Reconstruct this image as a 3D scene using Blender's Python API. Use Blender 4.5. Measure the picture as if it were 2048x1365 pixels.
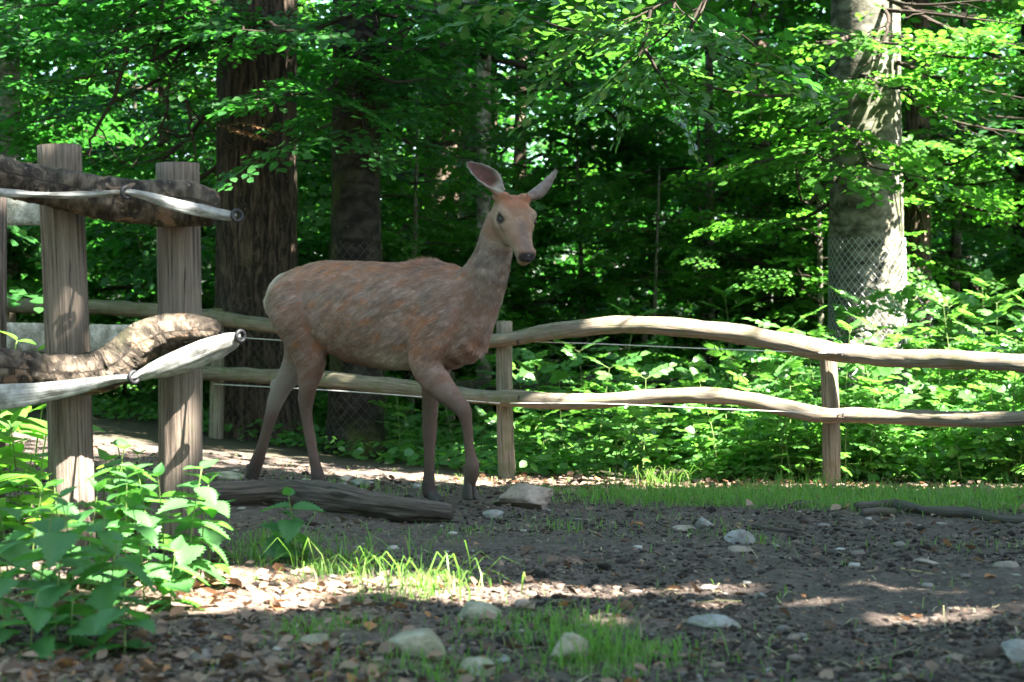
import bpy, math, random
import numpy as np
from mathutils import Vector, Matrix

for o in list(bpy.data.objects):
    bpy.data.objects.remove(o)
scene = bpy.context.scene
COL = scene.collection
R = math.radians

# ------------------------------------------------------------------ camera
FPX, CX, HOR, CAMH = 3413.0, 1024.0, 660.0, 0.80      # focal length, centre and horizon in photo pixels; eye height in metres
cam_d = bpy.data.cameras.new('camera')
cam_d.sensor_width = 36.0
cam_d.lens = 36.0 * FPX / 2048.0
cam_d.shift_y = -(682.5 - HOR) / 2048.0
cam_d.clip_end = 400.0
cam_d.clip_start = 0.05
cam_d.dof.use_dof = True
cam_d.dof.focus_distance = 7.9
cam_d.dof.aperture_fstop = 4.2
cam = bpy.data.objects.new('camera', cam_d)
COL.objects.link(cam)
cam.location = (0, 0, CAMH)
cam.rotation_euler = (R(90), 0, 0)
scene.camera = cam

# ------------------------------------------------------------------ light
SUN_EL, SUN_AZ = 55.0, 54.0            # azimuth measured from "towards the camera" round to the right
S = np.array([math.cos(R(SUN_EL)) * math.sin(R(SUN_AZ)), -math.cos(R(SUN_EL)) * math.cos(R(SUN_AZ)), math.sin(R(SUN_EL))])
world = bpy.data.worlds.new('World')
scene.world = world
world.use_nodes = True
nt = world.node_tree
bg = nt.nodes['Background']
sky = nt.nodes.new('ShaderNodeTexSky')
sky.sky_type = 'NISHITA'
sky.sun_disc = False
sky.sun_elevation = R(SUN_EL)
sky.sun_rotation = math.atan2(S[0], S[1])
sky.air_density = 1.0
sky.dust_density = 1.6
sky.ozone_density = 1.0
nt.links.new(sky.outputs[0], bg.inputs[0])
bg.inputs[1].default_value = 0.055
sun_d = bpy.data.lights.new('sun', 'SUN')
sun_d.energy = 5.0
sun_d.angle = R(0.53)
sun_d.color = (1.0, 0.95, 0.86)
sun = bpy.data.objects.new('sun', sun_d)
COL.objects.link(sun)
sun.rotation_euler = Vector(S).to_track_quat('Z', 'Y').to_euler()
sun.location = (8, -3, 14)

scene.view_settings.view_transform = 'Standard'
scene.view_settings.look = 'None'
scene.view_settings.gamma = 1.0
scene.view_settings.use_curve_mapping = False
scene.view_settings.exposure = 4.15
scene.render.engine = 'CYCLES'
cy = scene.cycles
cy.use_denoising = True
try:
    cy.denoiser = 'OPENIMAGEDENOISE'
except Exception:
    pass
try:
    cy.denoising_prefilter = 'ACCURATE'
except Exception:
    pass
cy.max_bounces = 7
cy.diffuse_bounces = 2
cy.glossy_bounces = 2
cy.transmission_bounces = 6
cy.transparent_max_bounces = 6
cy.caustics_reflective = False
cy.caustics_refractive = False
cy.sample_clamp_indirect = 6.0

# ------------------------------------------------------------------ small maths
rng = np.random.default_rng(11)


def at(px, py, d):
    """world point seen at photo pixel (px, py) at distance d along the view axis"""
    return np.array([(px - CX) / FPX * d, d, CAMH + (HOR - py) / FPX * d])


def unit(v):
    v = np.asarray(v, float)
    return v / np.maximum(np.linalg.norm(v, axis=-1, keepdims=True), 1e-9)


def smooth(a, b, x):
    t = np.clip((np.asarray(x, float) - a) / (b - a), 0, 1)
    return t * t * (3 - 2 * t)


def _hash(ix, iy, iz, seed):
    h = (ix.astype(np.int64) * 374761393 + iy.astype(np.int64) * 668265263 + iz.astype(np.int64) * 2147483647 + seed * 1274126177) & 0xFFFFFFFF
    h = ((h ^ (h >> 13)) * 1274126177) & 0xFFFFFFFF
    h = (h ^ (h >> 16)) & 0xFFFFFF
    return h / float(0xFFFFFF)


def vnoise(p, seed=0):
    p = np.asarray(p, float)
    i = np.floor(p).astype(np.int64)
    f = p - i
    f = f * f * (3 - 2 * f)
    out = 0
    for dx in (0, 1):
        wx = f[:, 0] if dx else 1 - f[:, 0]
        for dy in (0, 1):
            wy = f[:, 1] if dy else 1 - f[:, 1]
            for dz in (0, 1):
                wz = f[:, 2] if dz else 1 - f[:, 2]
                out = out + wx * wy * wz * _hash(i[:, 0] + dx, i[:, 1] + dy, i[:, 2] + dz, seed)
    return out * 2 - 1


def fbm(p, octaves=4, seed=0, gain=0.5, lac=2.03):
    a, s, q = 1.0, 0.0, np.asarray(p, float)
    tot = 0
    for k in range(octaves):
        s = s + a * vnoise(q, seed + k * 17)
        tot += a
        a *= gain
        q = q * lac + 13.7
    return s / tot


def catmull(pts, n):
    """n points along a smooth curve through pts (any dimension)"""
    P = np.asarray(pts, float)
    if len(P) == 2:
        t = np.linspace(0, 1, n)[:, None]
        return P[0] * (1 - t) + P[1] * t
    P = np.vstack([2 * P[0] - P[1], P, 2 * P[-1] - P[-2]])
    m = len(P) - 3
    t = np.linspace(0, m - 1e-6, n)
    k = t.astype(int)
    u = (t - k)[:, None]
    a, b, c, d = P[k], P[k + 1], P[k + 2], P[k + 3]
    return 0.5 * (2 * b + (c - a) * u + (2 * a - 5 * b + 4 * c - d) * u ** 2 + (3 * b - 3 * c + d - a) * u ** 3)


# ------------------------------------------------------------------ mesh building
def mesh_from(name, V, F, uv=None, smooth_shade=False):
    """V (n,3); F list of index arrays grouped by polygon size: [(m,3) array, (k,4) array ...]"""
    me = bpy.data.meshes.new(name)
    V = np.ascontiguousarray(V, dtype=np.float32)
    F = [np.asarray(f, dtype=np.int32) for f in F if len(f)]
    me.vertices.add(len(V))
    me.vertices.foreach_set('co', V.ravel())
    loops = np.concatenate([f.ravel() for f in F]) if F else np.zeros(0, np.int32)
    sizes = np.concatenate([np.full(len(f), f.shape[1], np.int32) for f in F]) if F else np.zeros(0, np.int32)
    starts = np.concatenate([[0], np.cumsum(sizes)[:-1]]).astype(np.int32) if len(sizes) else sizes
    me.loops.add(len(loops))
    me.loops.foreach_set('vertex_index', loops)
    me.polygons.add(len(sizes))
    me.polygons.foreach_set('loop_start', starts)
    me.polygons.foreach_set('loop_total', sizes)
    if smooth_shade:
        me.polygons.foreach_set('use_smooth', np.ones(len(sizes), bool))
    if uv is not None:
        l = me.uv_layers.new(name='UVMap')
        l.data.foreach_set('uv', np.ascontiguousarray(uv[loops], dtype=np.float32).ravel())
    me.update(calc_edges=True)
    return me


def set_color(me, col, name='tint'):
    a = me.color_attributes.new(name=name, type='FLOAT_COLOR', domain='POINT')
    c = np.ones((len(col), 4), np.float32)
    c[:, :3] = col
    a.data.foreach_set('color', c.ravel())


class MB:
    """collects pieces of one mesh"""
    def __init__(self):
        self.V, self.F3, self.F4, self.UV, self.C, self.n = [], [], [], [], [], 0

    def add(self, V, F3=None, F4=None, UV=None, C=None):
        V = np.asarray(V, float).reshape(-1, 3)
        if F3 is not None and len(F3):
            self.F3.append(np.asarray(F3, np.int64) + self.n)
        if F4 is not None and len(F4):
            self.F4.append(np.asarray(F4, np.int64) + self.n)
        self.V.append(V)
        self.UV.append(np.zeros((len(V), 2)) if UV is None else UV)
        if C is not None:
            self.C.append(np.broadcast_to(C, (len(V), 3)))
        self.n += len(V)
        return self

    def mesh(self, name, smooth_shade=True):
        F = []
        if self.F3:
            F.append(np.vstack(self.F3))
        if self.F4:
            F.append(np.vstack(self.F4))
        me = mesh_from(name, np.vstack(self.V), F, np.vstack(self.UV), smooth_shade)
        if self.C and sum(len(c) for c in self.C) == self.n:
            set_color(me, np.vstack(self.C))
        return me


def link(name, me, mats=None, parent=None, kind=None):
    o = bpy.data.objects.new(name, me)
    COL.objects.link(o)
    if mats is not None and me is not None:
        for m in (mats if isinstance(mats, (list, tuple)) else [mats]):
            if m.name not in [x.name for x in me.materials if x]:
                me.materials.append(m)
    if parent is not None:
        o.parent = parent
    if kind:
        o['kind'] = kind
    return o


def tag(o, label, cat, group=None):
    o['label'] = label
    o['category'] = cat
    if group:
        o['group'] = group
    return o


def thing(name, label, cat, loc=(0, 0, 0), group=None, rz=0.0):
    o = bpy.data.objects.new(name, None)
    COL.objects.link(o)
    o.location = [float(v) for v in loc]
    o.rotation_euler = (0, 0, rz)
    o.empty_display_size = 0.1
    tag(o, label, cat, group)
    return o


def shift(me, off):
    """move a mesh built in world space into the space of a parent that stands at off"""
    me.transform(Matrix.Translation(-Vector([float(v) for v in off])))
    return me


def frames(P):
    """rotation minimising frames along a polyline"""
    T = np.gradient(P, axis=0)
    T = unit(T)
    n = np.cross(T[0], [0, 0, 1.0])
    if np.linalg.norm(n) < 0.2:
        n = np.cross(T[0], [0, 1.0, 0])
    n = unit(n)
    N = [n]
    for k in range(1, len(P)):
        n = N[-1] - T[k] * np.dot(N[-1], T[k])
        N.append(unit(n))
    N = np.array(N)
    return T, N, np.cross(T, N)


def tube(P, rad, nseg=12, caps=True, rough=0.0, seed=0, freq=(3.0, 6.0), ridge=0.0, ratio=1.0, twist=0.0, uvs=1.0):
    """swept tube; rad scalar or per point; rough = relative radial noise. returns V, F3, F4, UV"""
    P = np.asarray(P, float)
    n = len(P)
    rad = np.broadcast_to(np.asarray(rad, float), (n,)).copy()
    T, N, B = frames(P)
    th = np.linspace(0, 2 * np.pi, nseg, endpoint=False)
    L = np.concatenate([[0], np.cumsum(np.linalg.norm(np.diff(P, axis=0), axis=1))])
    TH, LL = np.meshgrid(th, L)
    rr = np.repeat(rad[:, None], nseg, 1)
    q = np.stack([np.cos(TH) * freq[0] * .5, np.sin(TH) * freq[0] * .5, LL * freq[1]], -1).reshape(-1, 3)
    if rough:
        rr = rr * (1 + rough * fbm(q, 4, seed).reshape(n, nseg))
    if ridge:
        q2 = np.stack([np.cos(TH) * 9, np.sin(TH) * 9, LL * 1.2], -1).reshape(-1, 3)
        rr = rr - ridge * np.abs(fbm(q2, 3, seed + 5)).reshape(n, nseg)
    c, s = np.cos(TH + twist * LL), np.sin(TH + twist * LL)
    V = P[:, None] + rr[..., None] * (c[..., None] * N[:, None] + ratio * s[..., None] * B[:, None])
    uv = np.stack([TH / (2 * np.pi) * 2 * np.pi * np.mean(rad) * uvs, LL * uvs], -1)
    i = np.arange(n - 1)[:, None] * nseg
    j = np.arange(nseg)[None]
    a, b = i + j, i + (j + 1) % nseg
    F4 = np.stack([a, b, b + nseg, a + nseg], -1).reshape(-1, 4)
    V, uv = V.reshape(-1, 3), uv.reshape(-1, 2)
    F3 = np.zeros((0, 3), int)
    if caps:
        k = len(V)
        V = np.vstack([V, P[0] - T[0] * rad[0] * .08, P[-1] + T[-1] * rad[-1] * .08])
        uv = np.vstack([uv, [0, -.01], [0, L[-1] + .01]])
        j = np.arange(nseg)
        F3 = np.vstack([np.stack([(j + 1) % nseg, j, np.full(nseg, k)], -1),
                        np.stack([(n - 1) * nseg + j, (n - 1) * nseg + (j + 1) % nseg, np.full(nseg, k + 1)], -1)])
    return V, F3, F4, uv


def box(c, h, rot=None, bev=0.0):
    s = np.array([[-1, -1, -1], [1, -1, -1], [1, 1, -1], [-1, 1, -1], [-1, -1, 1], [1, -1, 1], [1, 1, 1], [-1, 1, 1]], float)
    V = s * np.asarray(h, float)
    if rot is not None:
        V = V @ np.asarray(rot).T
    F = [[0, 3, 2, 1], [4, 5, 6, 7], [0, 1, 5, 4], [1, 2, 6, 5], [2, 3, 7, 6], [3, 0, 4, 7]]
    return V + np.asarray(c, float), None, F, None


# ------------------------------------------------------------------ materials
def new_mat(name):
    m = bpy.data.materials.new(name)
    m.use_nodes = True
    t = m.node_tree
    b = t.nodes['Principled BSDF']
    return m, t, b


def nd(t, kind, **kw):
    n = t.nodes.new(kind)
    for k, v in kw.items():
        if k.startswith('in_'):
            key = k[3:]
            n.inputs[int(key) if key.isdigit() else key.replace('_', ' ')].default_value = v
        else:
            setattr(n, k, v)
    return n


def ramp(t, stops, fac=None):
    n = t.nodes.new('ShaderNodeValToRGB')
    e = n.color_ramp.elements
    while len(e) < len(stops):
        e.new(0.5)
    for k, (p, c) in enumerate(stops):
        e[k].position = p
        e[k].color = (*c, 1)
    if fac is not None:
        t.links.new(fac, n.inputs[0])
    return n


def mixc(t, fac, a, b, mode='MIX'):
    n = t.nodes.new('ShaderNodeMix')
    n.data_type = 'RGBA'
    n.blend_type = mode
    for sock, v in ((n.inputs[0], fac), (n.inputs[6], a), (n.inputs[7], b)):
        if hasattr(v, 'links') or hasattr(v, 'is_linked'):
            t.links.new(v, sock)
        elif isinstance(v, (int, float)):
            sock.default_value = v
        else:
            sock.default_value = (*v, 1)
    return n.outputs[2]


def noise(t, scale, detail=4, rough=0.55, vec=None, dist=0.0):
    n = nd(t, 'ShaderNodeTexNoise')
    n.inputs['Scale'].default_value = scale
    n.inputs['Detail'].default_value = detail
    n.inputs['Roughness'].default_value = rough
    n.inputs['Distortion'].default_value = dist
    if vec is not None:
        t.links.new(vec, n.inputs['Vector'])
    return n.outputs[0]


def mapping(t, src, scale):
    m = nd(t, 'ShaderNodeMapping')
    m.inputs['Scale'].default_value = scale
    t.links.new(src, m.inputs['Vector'])
    return m.outputs[0]


def bump(t, b, h, strength=0.4, dist=0.01):
    n = nd(t, 'ShaderNodeBump')
    n.inputs['Strength'].default_value = strength
    n.inputs['Distance'].default_value = dist
    t.links.new(h, n.inputs['Height'])
    t.links.new(n.outputs[0], b.inputs['Normal'])


def leaf_mat(name, c0, c1, trans, tf=0.42, rough=0.42, spec=0.5, extra=None, vein=False):
    """leaf: reflects from c0..c1 (random for each leaf), passes light tinted trans"""
    m, t, b = new_mat(name)
    geo = nd(t, 'ShaderNodeNewGeometry')
    stops = [(0.0, c0), (1.0, c1)] if extra is None else [(0.0, c0), (0.86, c1), (1.0, extra)]
    r = ramp(t, stops, geo.outputs['Random Per Island'])
    col = r.outputs[0]
    pos = geo.outputs['Position']
    col = mixc(t, noise(t, 0.8, 2, vec=pos), mixc(t, 0.35, col, c0), col)
    t.links.new(col, b.inputs['Base Color'])
    b.inputs['Roughness'].default_value = rough
    b.inputs['Specular IOR Level'].default_value = spec
    tr = nd(t, 'ShaderNodeBsdfTranslucent')
    tc = mixc(t, geo.outputs['Random Per Island'], tuple(0.75 * v for v in trans), trans)
    t.links.new(tc, tr.inputs[0])
    mx = nd(t, 'ShaderNodeMixShader')
    mx.inputs[0].default_value = tf
    t.links.new(b.outputs[0], mx.inputs[1])
    t.links.new(tr.outputs[0], mx.inputs[2])
    t.links.new(mx.outputs[0], t.nodes['Material Output'].inputs[0])
    return m


def wood_mat(name, dark, mid, light, moss=None, moss_amt=0.0, grain=1.0, spots=None, bstr=0.5):
    m, t, b = new_mat(name)
    uv = nd(t, 'ShaderNodeTexCoord')
    g1 = noise(t, 1.0, 6, 0.65, mapping(t, uv.outputs['UV'], (120 * grain, 3.0, 1)), 0.5)
    g2 = noise(t, 1.0, 4, 0.6, mapping(t, uv.outputs['UV'], (9, 2.5, 1)), 0.6)
    g3 = noise(t, 1.0, 3, 0.5, mapping(t, uv.outputs['UV'], (320 * grain, 9, 1)))
    r = ramp(t, [(0.36, dark), (0.5, mid), (0.64, light)], g1)
    col = mixc(t, ramp(t, [(0.35, (0, 0, 0)), (0.7, (1, 1, 1))], g2).outputs[0], r.outputs[0], mixc(t, 0.55, r.outputs[0], light))
    crack = ramp(t, [(0.34, (1, 1, 1)), (0.39, (0, 0, 0))], g1).outputs[0]
    col = mixc(t, crack, col, tuple(0.45 * v for v in dark))
    geo = nd(t, 'ShaderNodeNewGeometry')
    if spots is not None:
        n = noise(t, 55, 3, 0.6, geo.outputs['Position'])
        f = ramp(t, [(0.60, (0, 0, 0)), (0.66, (1, 1, 1))], n).outputs[0]
        col = mixc(t, f, col, spots)
    if moss is not None:
        n = noise(t, 7, 5, 0.7, geo.outputs['Position'])
        f = ramp(t, [(0.62 - moss_amt * .4, (0, 0, 0)), (0.85 - moss_amt * .35, (1, 1, 1))], n).outputs[0]
        col = mixc(t, f, col, moss)
    t.links.new(col, b.inputs['Base Color'])
    b.inputs['Roughness'].default_value = 0.85
    b.inputs['Specular IOR Level'].default_value = 0.25
    ad = nd(t, 'ShaderNodeMath', operation='ADD')
    t.links.new(g1, ad.inputs[0])
    t.links.new(g3, ad.inputs[1])
    bump(t, b, ad.outputs[0], bstr, 0.012)
    return m


def bark_mat(name, dark, light, moss, moss_amt, scale=1.0, bstr=0.7, plates=True):
    m, t, b = new_mat(name)
    tc = nd(t, 'ShaderNodeTexCoord')
    uv = tc.outputs['UV']
    geo = nd(t, 'ShaderNodeNewGeometry')
    if plates:
        h = noise(t, 1.0, 6, 0.6, mapping(t, uv, (26 * scale, 5 * scale, 1)), 0.9)
    else:
        h = noise(t, 1.0, 6, 0.6, mapping(t, uv, (7 * scale, 12 * scale, 1)), 0.3)
    col = ramp(t, [(0.36, tuple(.35 * v for v in dark)), (0.47, dark), (0.62, light)], h).outputs[0]
    n2 = noise(t, 2.3, 5, 0.7, geo.outputs['Position'])
    f = ramp(t, [(0.62 - .35 * moss_amt, (0, 0, 0)), (0.80 - .3 * moss_amt, (1, 1, 1))], n2).outputs[0]
    col = mixc(t, f, col, mixc(t, h, tuple(.5 * v for v in moss), moss))
    n3 = noise(t, 30, 3, 0.6, geo.outputs['Position'])
    f3 = ramp(t, [(0.62, (0, 0, 0)), (0.70, (1, 1, 1))], n3).outputs[0]
    col = mixc(t, f3, col, mixc(t, 0.5, light, tuple(1.3 * v for v in light)))
    t.links.new(col, b.inputs['Base Color'])
    b.inputs['Roughness'].default_value = 0.9
    b.inputs['Specular IOR Level'].default_value = 0.2
    bump(t, b, h, bstr, 0.03)
    return m


def plain_mat(name, col, rough=0.6, spec=0.4, metal=0.0, var=0.0, vscale=20):
    m, t, b = new_mat(name)
    b.inputs['Base Color'].default_value = (*col, 1)
    b.inputs['Roughness'].default_value = rough
    b.inputs['Specular IOR Level'].default_value = spec
    b.inputs['Metallic'].default_value = metal
    if var:
        geo = nd(t, 'ShaderNodeNewGeometry')
        n = noise(t, vscale, 4, 0.6, geo.outputs['Position'])
        c = mixc(t, n, tuple(v * (1 - var) for v in col), tuple(min(1, v * (1 + var)) for v in col))
        t.links.new(c, b.inputs['Base Color'])
        bump(t, b, n, 0.3, 0.01)
    return m


def vcol_mat(name, rough=0.8, spec=0.2, jitter=0.25, sheen=0.0):
    m, t, b = new_mat(name)
    a = nd(t, 'ShaderNodeAttribute')
    a.attribute_name = 'tint'
    geo = nd(t, 'ShaderNodeNewGeometry')
    col = mixc(t, geo.outputs['Random Per Island'], mixc(t, jitter, a.outputs[0], (0, 0, 0)), mixc(t, jitter * .5, a.outputs[0], (.6, .55, .5))) if jitter else a.outputs[0]
    t.links.new(col, b.inputs['Base Color'])
    b.inputs['Roughness'].default_value = rough
    b.inputs['Specular IOR Level'].default_value = spec
    if sheen:
        b.inputs['Sheen Weight'].default_value = sheen
        b.inputs['Sheen Roughness'].default_value = 0.4
    return m


# ------------------------------------------------------------------ ground shape
GC = np.array([  # x, y, z control points of the ground surface
    (-6, 0, 0.0), (0, 0, 0.0), (6, 0, 0.0), (-3, 4, 0.02), (0, 4, 0), (3, 4, 0), (0, 6.5, 0), (2.2, 7, 0), (-1.9, 6.1, 0.0), (-3.2, 6.5, 0.03),
    (-0.37, 7.87, 0.0), (-0.92, 8.15, 0.041), (-1.32, 8.67, 0.03), (1.0, 8.2, -0.02), (2.6, 8.4, -0.03), (-2.4, 8.2, 0.06), (-3.6, 9, 0.1),
    (0, 9.6, -0.11), (-0.05, 11, -0.158), (1.96, 10.6, -0.172), (3.4, 10.2, -0.16), (-1.16, 12.6, -0.14), (-2.0, 13.5, -0.07),
    (-2.6, 11.5, 0.02), (-3.0, 13.0, 0.05), (-4.0, 14.0, 0.11), (-6.5, 13.0, 0.16), (0.5, 14, -0.2), (3, 14, -0.22), (6, 12, -0.2), (7, 8, -0.1),
    (-8, 20, 0.1), (-2, 20, -0.1), (3, 20, -0.25), (9, 20, -0.25), (-12, 34, 0.0), (0, 34, -0.2), (12, 34, -0.2), (-14, 8, 0.15), (14, 8, -0.1),
    (-20, 60, 0), (0, 60, -0.1), (20, 60, -0.1), (0, -8, 0), (-10, -6, 0), (10, -6, 0)], float)


def _tps(r2):
    return 0.5 * r2 * np.log(r2 + 1e-9)


_d2 = ((GC[:, None, :2] - GC[None, :, :2]) ** 2).sum(-1)
_n = len(GC)
_A = np.zeros((_n + 3, _n + 3))
_A[:_n, :_n] = _tps(_d2) + np.eye(_n) * 0.05
_A[:_n, _n] = 1
_A[:_n, _n + 1:] = GC[:, :2]
_A[_n:, :_n] = _A[:_n, _n:].T
_W = np.linalg.solve(_A, np.concatenate([GC[:, 2], np.zeros(3)]))


def gz0(x, y):
    x, y = np.atleast_1d(np.asarray(x, float)), np.atleast_1d(np.asarray(y, float))
    out = np.zeros(x.shape)
    xf, yf = np.clip(x.ravel(), -22, 22), np.clip(y.ravel(), -9, 62)
    res = np.zeros(xf.shape)
    for k in range(_n):
        res += _W[k] * _tps((xf - GC[k, 0]) ** 2 + (yf - GC[k, 1]) ** 2)
    res += _W[_n] + _W[_n + 1] * xf + _W[_n + 2] * yf
    return res.reshape(out.shape)


def gz(x, y):
    """ground height with its lumps"""
    x, y = np.atleast_1d(np.asarray(x, float)), np.atleast_1d(np.asarray(y, float))
    z = gz0(x, y)
    p = np.stack([x.ravel(), y.ravel(), np.zeros(x.size)], -1)
    z = z + (0.018 * fbm(p * 1.7, 3, 3) + 0.010 * fbm(p * 7, 3, 9)).reshape(z.shape)
    return z


def gpt(px, py):
    """ground point under a photo pixel"""
    a, bb = (px - CX) / FPX, (HOR - py) / FPX
    ds = np.linspace(3, 16, 400)
    h = CAMH + bb * ds - gz0(a * ds, ds)
    k = np.argmax(h < 0)
    if k == 0:
        k = len(ds) - 1
    d = ds[k]
    x = a * d
    return np.array([x, d, float(gz(x, d)[0])])
# ------------------------------------------------------------------ ground sheet
def proj(P):
    P = np.atleast_2d(P)
    d = np.maximum(P[:, 1], 0.3)
    return CX + P[:, 0] / d * FPX, HOR + (CAMH - P[:, 2]) / d * FPX


def zones(x, y):
    """grass, litter and mud amount of a piece of ground (0..1)"""
    sh = np.shape(x)
    x, y = np.ravel(x), np.ravel(y)
    P = np.stack([x, y, np.zeros_like(x)], -1)
    nz = fbm(P * 1.3, 3, 101)
    nf = fbm(P * 5, 3, 111)
    edge = 7.75 - .26 * x + .35 * nz                     # the turf begins beyond this line
    strip = smooth(0, .45, y - edge) * smooth(-.3, .9, x + .35 * nz) * (1 - smooth(8.85, 9.4, y + .35 * nz + .12 * x))
    tufts = 0
    for (cx, cy, r, a) in TUFTS:
        tufts = np.maximum(tufts, a * np.exp(-(((x - cx) / r) ** 2 + ((y - cy) / (r * 1.1)) ** 2)))
    grass = np.clip(strip + tufts * smooth(-.5, .3, nf), 0, 1)
    line = 10.95 - .19 * x
    litter = smooth(1.0, .55, np.abs(y - line + .45 + .3 * nz)) * smooth(-.6, .4, x)
    litter = np.maximum(litter, smooth(5.3, 4.6, y + .5 * nz + .25 * x) * smooth(.2, -.5, x + .2 * nf) * .5 * smooth(-.4, .3, nf + .1))
    litter = np.maximum(litter, .8 * np.exp(-(((x + .9) / .55) ** 2 + ((y - 5.3) / .45) ** 2)))
    beyond = smooth(.1, .9, y - line)
    mud = np.clip(1 - grass - .7 * litter - beyond, 0, 1)
    return grass.reshape(sh), np.clip(litter, 0, 1).reshape(sh), mud.reshape(sh), beyond.reshape(sh)


def G2(px, py):
    p = gpt(px, py)
    return p[0], p[1]


TUFTS = []
for px, py, r, a in ((700, 1140, .28, .8), (830, 1180, .22, .9), (560, 1090, .22, .7), (670, 1275, .16, 1), (1080, 1270, .22, .9), (1180, 1310, .22, 1), (880, 1335, .2, 1), (980, 1230, .12, .6),
                     (1520, 1090, .12, .9), (1150, 1060, .3, .5), (1340, 1050, .25, .4), (720, 985, .35, .55), (1000, 968, .35, .6), (1960, 1095, .2, .35), (1430, 1075, .2, .5), (500, 1120, .25, .6), (900, 1075, .25, .4)):
    TUFTS.append((*G2(px, py), r, a))


def axis(lo, hi, step, far_lo, far_hi, growth):
    a = list(np.arange(lo, hi, step))
    s, v = step, a[-1]
    while v < far_hi:
        s *= growth
        v += s
        a.append(v)
    s, v = step, a[0]
    left = []
    while v > far_lo:
        s *= growth
        v -= s
        left.append(v)
    return np.array(left[::-1] + a)


gx, gy = axis(-3.6, 3.6, .022, -150, 150, 1.16), axis(3.4, 11.2, .022, -60, 300, 1.14)
GX, GY = np.meshgrid(gx, gy)
GZ = gz(GX, GY)
gr, li, mu, be = zones(GX, GY)
pp = np.stack([GX.ravel(), GY.ravel(), np.zeros(GX.size)], -1)
near = (np.abs(GX) < 5) & (GY > 2) & (GY < 13)
lump = (.016 * fbm(pp * 9, 3, 203) + .012 * np.abs(fbm(pp * 24, 3, 207)) + .006 * fbm(pp * 55, 2, 209)).reshape(GX.shape)
GZ = GZ + lump * near * (.25 + .75 * mu)
V = np.stack([GX, GY, GZ], -1).reshape(-1, 3)
nx, ny = len(gx), len(gy)
ii = (np.arange(ny - 1)[:, None] * nx + np.arange(nx - 1)[None]).ravel()
gme = mesh_from('ground', V, [np.stack([ii, ii + 1, ii + nx + 1, ii + nx], -1)], None, True)
set_color(gme, np.stack([gr.ravel(), li.ravel(), be.ravel()], -1))


def ground_mat():
    m, t, b = new_mat('forest_soil')
    at_ = nd(t, 'ShaderNodeAttribute')
    at_.attribute_name = 'tint'
    sep = nd(t, 'ShaderNodeSeparateColor')
    t.links.new(at_.outputs[0], sep.inputs[0])
    geo = nd(t, 'ShaderNodeNewGeometry')
    pos = geo.outputs['Position']
    n1, n2, n3 = noise(t, 5, 5, .6, pos), noise(t, 38, 5, .65, pos), noise(t, 140, 3, .6, pos)
    soil = ramp(t, [(.32, (.017, .012, .010)), (.5, (.050, .037, .030)), (.68, (.115, .088, .072))], n2).outputs[0]
    soil = mixc(t, ramp(t, [(.35, (0, 0, 0)), (.7, (1, 1, 1))], n1).outputs[0], soil, mixc(t, .45, soil, (.125, .096, .078)))
    vo = nd(t, 'ShaderNodeTexVoronoi')
    vo.inputs['Scale'].default_value = 70
    t.links.new(pos, vo.inputs['Vector'])
    fleck = ramp(t, [(.0, (1, 1, 1)), (.10, (1, 1, 1)), (.13, (0, 0, 0))], vo.outputs['Distance']).outputs[0]
    soil = mixc(t, mixc(t, ramp(t, [(.45, (0, 0, 0)), (.6, (1, 1, 1))], n3).outputs[0], (0, 0, 0), fleck), soil, (.24, .19, .15))
    lit = ramp(t, [(.3, (.07, .045, .03)), (.5, (.16, .105, .075)), (.7, (.30, .215, .165))], n2).outputs[0]
    col = mixc(t, sep.outputs[1], soil, lit)
    gs = ramp(t, [(.3, (.02, .025, .010)), (.6, (.045, .060, .018)), (.8, (.09, .085, .04))], n2).outputs[0]
    col = mixc(t, mixc(t, .5, sep.outputs[0], (0, 0, 0)), col, gs)
    col = mixc(t, sep.outputs[2], col, mixc(t, n2, (.018, .018, .010), (.06, .05, .03)))
    t.links.new(col, b.inputs['Base Color'])
    b.inputs['Roughness'].default_value = .9
    b.inputs['Specular IOR Level'].default_value = .25
    ad = nd(t, 'ShaderNodeMath', operation='ADD')
    t.links.new(n2, ad.inputs[0])
    t.links.new(n3, ad.inputs[1])
    bump(t, b, ad.outputs[0], .8, .012)
    return m


ground = link('ground', gme, ground_mat(), None, 'structure')
tag(ground, 'trampled dark woodland soil with patches of turf', 'ground')


def gsurf(x, y):
    """height of the built ground sheet"""
    x, y = np.atleast_1d(x).astype(float), np.atleast_1d(y).astype(float)
    i = np.clip(np.searchsorted(gx, x) - 1, 0, nx - 2)
    j = np.clip(np.searchsorted(gy, y) - 1, 0, ny - 2)
    fx, fy = (x - gx[i]) / (gx[i + 1] - gx[i]), (y - gy[j]) / (gy[j + 1] - gy[j])
    Z = GZ
    return (Z[j, i] * (1 - fx) * (1 - fy) + Z[j, i + 1] * fx * (1 - fy) + Z[j + 1, i] * (1 - fx) * fy + Z[j + 1, i + 1] * fx * fy)


def ico(sub=2):
    import bmesh
    bm = bmesh.new()
    bmesh.ops.create_icosphere(bm, subdivisions=sub, radius=1.0)
    V = np.array([v.co[:] for v in bm.verts])
    F = np.array([[v.index for v in f.verts] for f in bm.faces])
    bm.free()
    return V, F


ICO0, ICO1, ICO2, ICO3 = ico(1), ico(2), ico(3), ico(4)


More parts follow.
